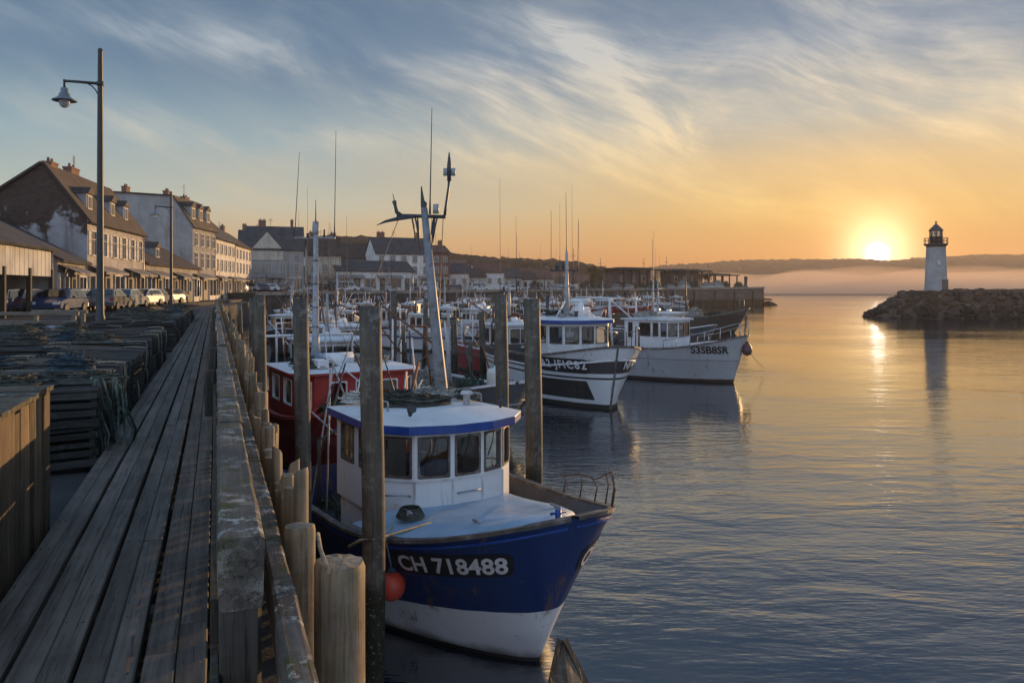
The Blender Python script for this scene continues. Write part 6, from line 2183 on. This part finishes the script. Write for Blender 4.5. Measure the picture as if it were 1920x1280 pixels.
for i, (px, Y, kind, c) in enumerate(cars):
    o = cp[kind] if not cu_[kind] else copy_tree(cp[kind])
    cu_[kind] = 1
    o.location = ((px - 960) / F * Y, Y, STREET if Y < 105 else Q)
    base = math.atan2(14, -2.7) if Y < 130 else R(28)
    o.rotation_euler = (0, 0, base + rr.choice((0, math.pi)) + (rr.uniform(-.35, .15) if Y < 80 else rr.uniform(-.3, .3)))
    bd = [ch for ch in o.children if ch.name.startswith('body')][0]
    bd.material_slots[0].link = 'OBJECT'
    bd.material_slots[0].material = CAR[c]
    kd = 'van' if kind else 'car'
    if i < 8:
        lab = ('dark blue car parked under the dark shed by the left edge', 'grey car parked under the dark shed, right of the blue one', 'dark blue parked car left of the silver one', 'silver car parked left of the tall lamp post',
               'dark blue car parked just left of the tall lamp pole', 'dark red parked car just right of the tall lamp pole', 'black car parked behind the dark red one by the lamp', 'grey car parked at the corner of the shuttered house')[i]
    else:
        lab = f'{names[c]} {kd} parked in the far line along the harbour street'
    prop(o, lab, kd, 'vehicles parked along the street')

# ------------------------------------------------------------------ stone pier, its sheds
m_stone = bpy.data.materials.new('pier_masonry'); m_stone.use_nodes = True
t = NT(m_stone.node_tree)
b = t.n['Principled BSDF']
co = t.node('ShaderNodeTexCoord').outputs['Object']
bt = t.node('ShaderNodeTexBrick')
sp = t.node('ShaderNodeSeparateXYZ'); t.put(sp.inputs[0], co)
cb = t.node('ShaderNodeCombineXYZ'); t.put(cb.inputs[0], sp.outputs[0]); t.put(cb.inputs[1], sp.outputs[2])
t.put(bt.inputs['Vector'], cb.outputs[0])
bt.inputs['Scale'].default_value = 1.0; bt.inputs['Brick Width'].default_value = 1.5; bt.inputs['Row Height'].default_value = .55; bt.inputs['Mortar Size'].default_value = .035
bt.inputs['Color1'].default_value = (.20, .16, .125, 1); bt.inputs['Color2'].default_value = (.13, .105, .085, 1); bt.inputs['Mortar'].default_value = (.05, .045, .04, 1)
n1 = t.noise(co, .5, 7.0, .7)
base = t.mix(t.maprange(n1, .35, .7), bt.outputs[0], (.09, .075, .06, 1))
weed = t.maprange(t.math('ADD', sp.outputs[2], t.math('MULTIPLY', n1, 1.4)), 2.7, 1.9)
base = t.mix(weed, base, (.028, .028, .016, 1))
t.put(b.inputs['Base Color'], base); b.inputs['Roughness'].default_value = .9
A_, B_ = Vector((-36, 112)), Vector((64, 202))
dv = B_ - A_
pier = empty('stone_pier', (A_.x, A_.y, 0), math.atan2(dv.y, dv.x), 'long masonry quay and pier closing the far side of the basin', 'pier')
LP_ = dv.length
mb = MB()
zt = lambda x: 3.68 + .94 * x / LP_
n = 30
rows = [[(LP_ * i / n, 0, -1.5), (LP_ * i / n, .12, zt(LP_ * i / n) - .42)] for i in range(n + 1)]
mb.grid(rows, smooth=False)
mb.add([(LP_, 0, -1.5), (LP_, 9, -1.5), (LP_, 9, zt(LP_)), (LP_, .12, zt(LP_))], [(0, 1, 2, 3)])
mb.add([(0, .12, zt(0)), (LP_, .12, zt(LP_)), (LP_, 9, zt(LP_)), (0, 9, zt(0))], [(0, 1, 2, 3)])
mb.add([(LP_, 9, -1.5), (60, 9, -1.5), (60, 9, zt(60)), (LP_, 9, zt(LP_))], [(0, 1, 2, 3)])
mb.build('masonry', m_stone, pier)
mb = MB()
mb.add([(0, -.12, zt(0) - .42), (LP_ + .1, -.12, zt(LP_) - .42), (LP_ + .1, .8, zt(LP_) - .42), (0, .8, zt(0) - .42), (0, -.12, zt(0) + .02), (LP_ + .1, -.12, zt(LP_) + .02), (LP_ + .1, .8, zt(LP_) + .02), (0, .8, zt(0) + .02)],
       [(0, 3, 2, 1), (4, 5, 6, 7), (0, 1, 5, 4), (1, 2, 6, 5), (2, 3, 7, 6), (3, 0, 4, 7)])
mb.build('coping', pbr('coping_stone', (.26, .22, .18), .9, var=.3, vscale=.8), pier)
for i in range(16):
    mb = MB(); mb.box((6 + i * 8.2, -.14, 1.6), (.28, .28, 4.0)); mb.build('fender_post', m_post, pier)
for i in range(5):
    mb = MB()
    x = 22 + i * 24
    for sx in (-.22, .22): mb.box((x + sx, -.2, 1.8), (.06, .06, 3.7))
    for q in range(11): mb.box((x, -.2, .3 + q * .33), (.38, .04, .04))
    mb.build('ladder', m_rust, pier)


def on_pier(x, y=3.0):
    p = A_ + dv.normalized() * x + Vector((-dv.y, dv.x)).normalized() * y
    return Vector((p.x, p.y, zt(x)))


PRZ = math.atan2(dv.y, dv.x)


def pier_shed(x, L, hgt, label, closed):
    o = empty('pier_shed', on_pier(x, 2.5), PRZ, label, 'shed', 'sheds on the pier')
    mb = MB(); mb.box((L / 2, 2, hgt), (L + 1.0, 5.0, .28)); mb.box((L / 2, 2, hgt + .26), (L * .6, 3, .22)); mb.build('roof', m_dark, o)
    k = int(L / 2.6)
    for i in range(k + 1):
        for y in (0, 4):
            mb = MB(); mb.box((L * i / k, y, hgt / 2 - .08), (.24, .24, hgt - .15)); mb.build('post', m_post, o)
    if closed:
        mb = MB(); mb.box((L * .42, 2.2, hgt * .5 - .1), (L * .72, 3.2, hgt - .25)); mb.build('wall', plaster('shed_wall', (.13, .10, .085)), o)
        for i in range(3):
            mb = MB(); mb.box((L * (.18 + .22 * i), .57, hgt * .5), (1.2, .06, 1.3)); fr = mb.build('window', m_frame, o)
            mb = MB(); mb.box((L * (.18 + .22 * i), .53, hgt * .5), (1.0, .03, 1.1)); mb.build('pane', wg, fr)
    else:
        rr = random.Random(int(x))
        mb = MB()
        for i in range(k):
            if i % 2: mb.box((L * (i + .5) / k, 2.6, .55), (L / k * .8, 1.5, 1.1))
        mb.build('counter', m_wdoor, o)
    return o


pier_shed(80, 16, 4.2, 'long flat roofed brick shed in the middle of the pier', True)
pier_shed(99, 15, 4.0, 'flat roofed brick shed next to the open hall on the pier', True)
pier_shed(116, 10, 3.0, 'open flat roofed hall on posts near the pier end', False)
mb = MB(); mb.lathe((0, 0, 0), [(.55, 0), (.55, .2), (.42, .3), (.40, 2.2), (.50, 2.3), (.45, 2.6), (.1, 2.75)], 14)
o = mb.build('pier_beacon', m_dark); o.location = on_pier(LP_ - 4.5, 2.5); prop(o, 'stubby dark beacon pillar close to the end of the pier', 'beacon')
for i, (x, hh) in enumerate(((58, 5.2), (66, 8.0), (74, 6.2), (88, 6.5), (96, 7.0), (104, 5.0), (112, 6.0))):
    p = on_pier(x, 1.4)
    o = empty('flag_mast', p, PRZ, 'slim dark mast with a crossarm standing on the far pier', 'mast', 'masts along the pier')
    mb = MB(); mb.tube([(0, 0, 0), (0, 0, hh)], [.09, .04], 7); mb.build('pole', m_dark, o)
    mb = MB(); mb.tube([(-.7, 0, hh * .82), (.7, 0, hh * .82)], .04, 6); mb.build('crossarm', m_dark, o)
rr = random.Random(77)
for i in range(16):
    p = on_pier(56 + i * 4.6, rr.uniform(1.2, 2.2))
    net_heap(p, (rr.uniform(.9, 1.8), rr.uniform(.6, 1.0), rr.uniform(.8, 2.1)), rr.choice((m_net, m_net_g, m_net_w)), 'heap of nets and gear piled along the top of the far pier', 'heaps of gear on the pier', n=24, seed=300 + i, r=.03)

# ------------------------------------------------------------------ breakwater and lighthouse
BY = 118.0
m_rock = pbr('rock', (.078, .054, .038), .92, var=.4, vscale=.5, bump=.05, bscale=2.5, island=.45, dirt=(.04, .035, .025), dirt_amt=.6, dirt_scale=.6)
m_rockw = pbr('rock_weed', (.024, .019, .012), .85, var=.5, vscale=.8, bump=.05, bscale=2.5, island=.4)


def mound(x, y):
    """height of the breakwater at world x and offset y from its centre line"""
    head = min(1.0, max(0.0, (x - 52.6) / 7.3))
    hw = 3.4 + 5.8 * head
    r_ = abs(y) / hw
    top = 3.75 * head ** .92
    return -1.0 + (top + 1.0) * min(1.0, max(0.0, (1 - r_) / .55)) if r_ < 1 else -1.0


mb = MB()
rows = []
for i in range(90):
    x = 46 + i * 1.4
    rows.append([(x, BY + y, mound(x, y) - .35 + .25 * noise.noise(Vector((x, y, 0)))) for y in [-10 + k for k in range(21)]])
mb.grid(rows, smooth=False)
struct(mb.build('breakwater', m_rock))
bmi = bmesh.new()
bmesh.ops.create_icosphere(bmi, subdivisions=2, radius=1)
ico_v = [v.co.copy() for v in bmi.verts]
ico_f = [[v.index for v in f.verts] for f in bmi.faces]
bmi.free()


def rock_at(mb, c, s_, rr):
    off = Vector((rr.uniform(0, 99), rr.uniform(0, 99), rr.uniform(0, 99)))
    sc = Vector((rr.uniform(.7, 1.3), rr.uniform(.7, 1.2), rr.uniform(.55, .9))) * s_
    rot = Matrix.Rotation(rr.uniform(0, 6), 3, 'Z') @ Matrix.Rotation(rr.uniform(-.4, .4), 3, 'X')
    pts = []
    for v in ico_v:
        k = 1 + .35 * noise.noise(v * 1.1 + off)
        q = Vector((max(-.72, min(.72, v.x)), max(-.72, min(.72, v.y)), max(-.7, min(.7, v.z)))) * k
        pts.append(rot @ Vector((q.x * sc.x, q.y * sc.y, q.z * sc.z)) + c)
    mb.add(pts, ico_f)


rr = random.Random(66)
dry, wet = MB(), MB()
for i in range(3200):
    x = 52.2 + (rr.random() ** .8) * 50
    y = rr.uniform(-9.4, 4)
    z = mound(x, y)
    if z < -.6: continue
    m_ = wet if z + rr.uniform(-.4, .4) < 1.45 else dry
    if z > 3.4 and abs(x - 59.7) < 2.6 and abs(y) < 2.2: continue
    rock_at(m_, Vector((x, BY + y, z - .1)), (.24 + .55 * rr.random() ** 2.2), rr)
for mb_, nm, mt_ in ((dry, 'rock_armour', m_rock), (wet, 'weedy_rocks', m_rockw)):
    o = mb_.build(nm, mt_)
    o['kind'] = 'stuff'
mb = MB()
rr = random.Random(5)
e = on_pier(LP_, 0)
for i in range(26):
    rock_at(mb, Vector((e.x + rr.uniform(-.5, 3.6), e.y + rr.uniform(-2, 4), rr.uniform(-.3, .5))), rr.uniform(.5, 1.0), rr)
o = mb.build('rocks_at_pier_end', m_rockw); o['kind'] = 'stuff'
LHX, LHY = (1755 - 960) / F * BY, BY
K = BY / F
lh = empty('lighthouse', (LHX, LHY, 3.75), 0, 'white tapered lighthouse with dark lantern on the rocky breakwater', 'lighthouse')
m_lhw = plaster('lighthouse_white', (.34, .32, .30), stain=(.17, .14, .12), amt=.8)
mb = MB(); mb.lathe((0, 0, 0), [(20.5 * K, -.3), (20.5 * K, .15), (19.6 * K, .2), (16.4 * K, 82 * K + .2)], 28); mb.build('tower', m_lhw, lh)
mb = MB(); mb.lathe((0, 0, 0), [(16.4 * K, 82 * K + .1), (17.5 * K, 83 * K + .2), (21 * K, 85 * K + .2), (21 * K, 87 * K + .2), (12 * K, 87 * K + .22)], 28); gal = mb.build('gallery', m_dark, lh)
zg = 87 * K + .2
for i in range(14):
    a = 2 * math.pi * i / 14
    mb = MB(); mb.tube([(20 * K * math.cos(a), 20 * K * math.sin(a), zg), (20 * K * math.cos(a), 20 * K * math.sin(a), zg + .85)], .035, 6); mb.build('rail_post', m_dark, gal)
for hh in (.45, .84):
    mb = MB(); mb.tube([(20 * K * math.cos(a), 20 * K * math.sin(a), zg + hh) for a in [2 * math.pi * i / 28 for i in range(29)]], .03, 6); mb.build('rail_ring', m_dark, gal)
mb = MB(); mb.lathe((0, 0, 0), [(11.2 * K, zg), (11.2 * K, zg + .98), (12 * K, zg + 1.0), (12 * K, zg + 1.08), (0.01, zg + 1.08)], 20); ln = mb.build('lantern_base', m_dark, lh)
mb = MB(); mb.lathe((0, 0, 0), [(10.2 * K, zg + 1.08), (10.2 * K, zg + 1.95)], 16, smooth=False); mb.f = mb.f[:16]; mb.sm = mb.sm[:16]; mb.mi = mb.mi[:16]; mb.build('lantern_glass', m_glass, lh)
for i in range(8):
    a = 2 * math.pi * (i + .5) / 8
    mb = MB(); mb.tube([(10.6 * K * math.cos(a), 10.6 * K * math.sin(a), zg + 1.05), (10.6 * K * math.cos(a), 10.6 * K * math.sin(a), zg + 1.98)], .05, 6); mb.build('glazing_bar', m_dark, lh)
mb = MB(); mb.lathe((0, 0, 0), [(.12, zg + 1.08), (.12, zg + 1.3), (.28, zg + 1.4), (.28, zg + 1.75), (.1, zg + 1.85)], 14); mb.build('lamp', m_galv, lh)
mb = MB(); mb.lathe((0, 0, 0), [(12.6 * K, zg + 1.92), (12.8 * K, zg + 2.0), (7 * K, zg + 2.5), (3 * K, zg + 2.85), (1 * K, zg + 2.95), (1 * K, zg + 3.05), (2.2 * K, zg + 3.14), (2.2 * K, zg + 3.22), (.4 * K, zg + 3.3), (.2 * K, zg + 3.6)], 20); mb.build('lantern_roof', m_dark, lh)
mb = MB(); mb.box((.5, -19.5 * K, .95), (.8, .3, 1.7)); mb.build('door', m_wdoor, lh)
mb = MB(); mb.box((-.35, -17.9 * K, 4.2), (.4, .3, .6)); mb.build('window', m_frame, lh)
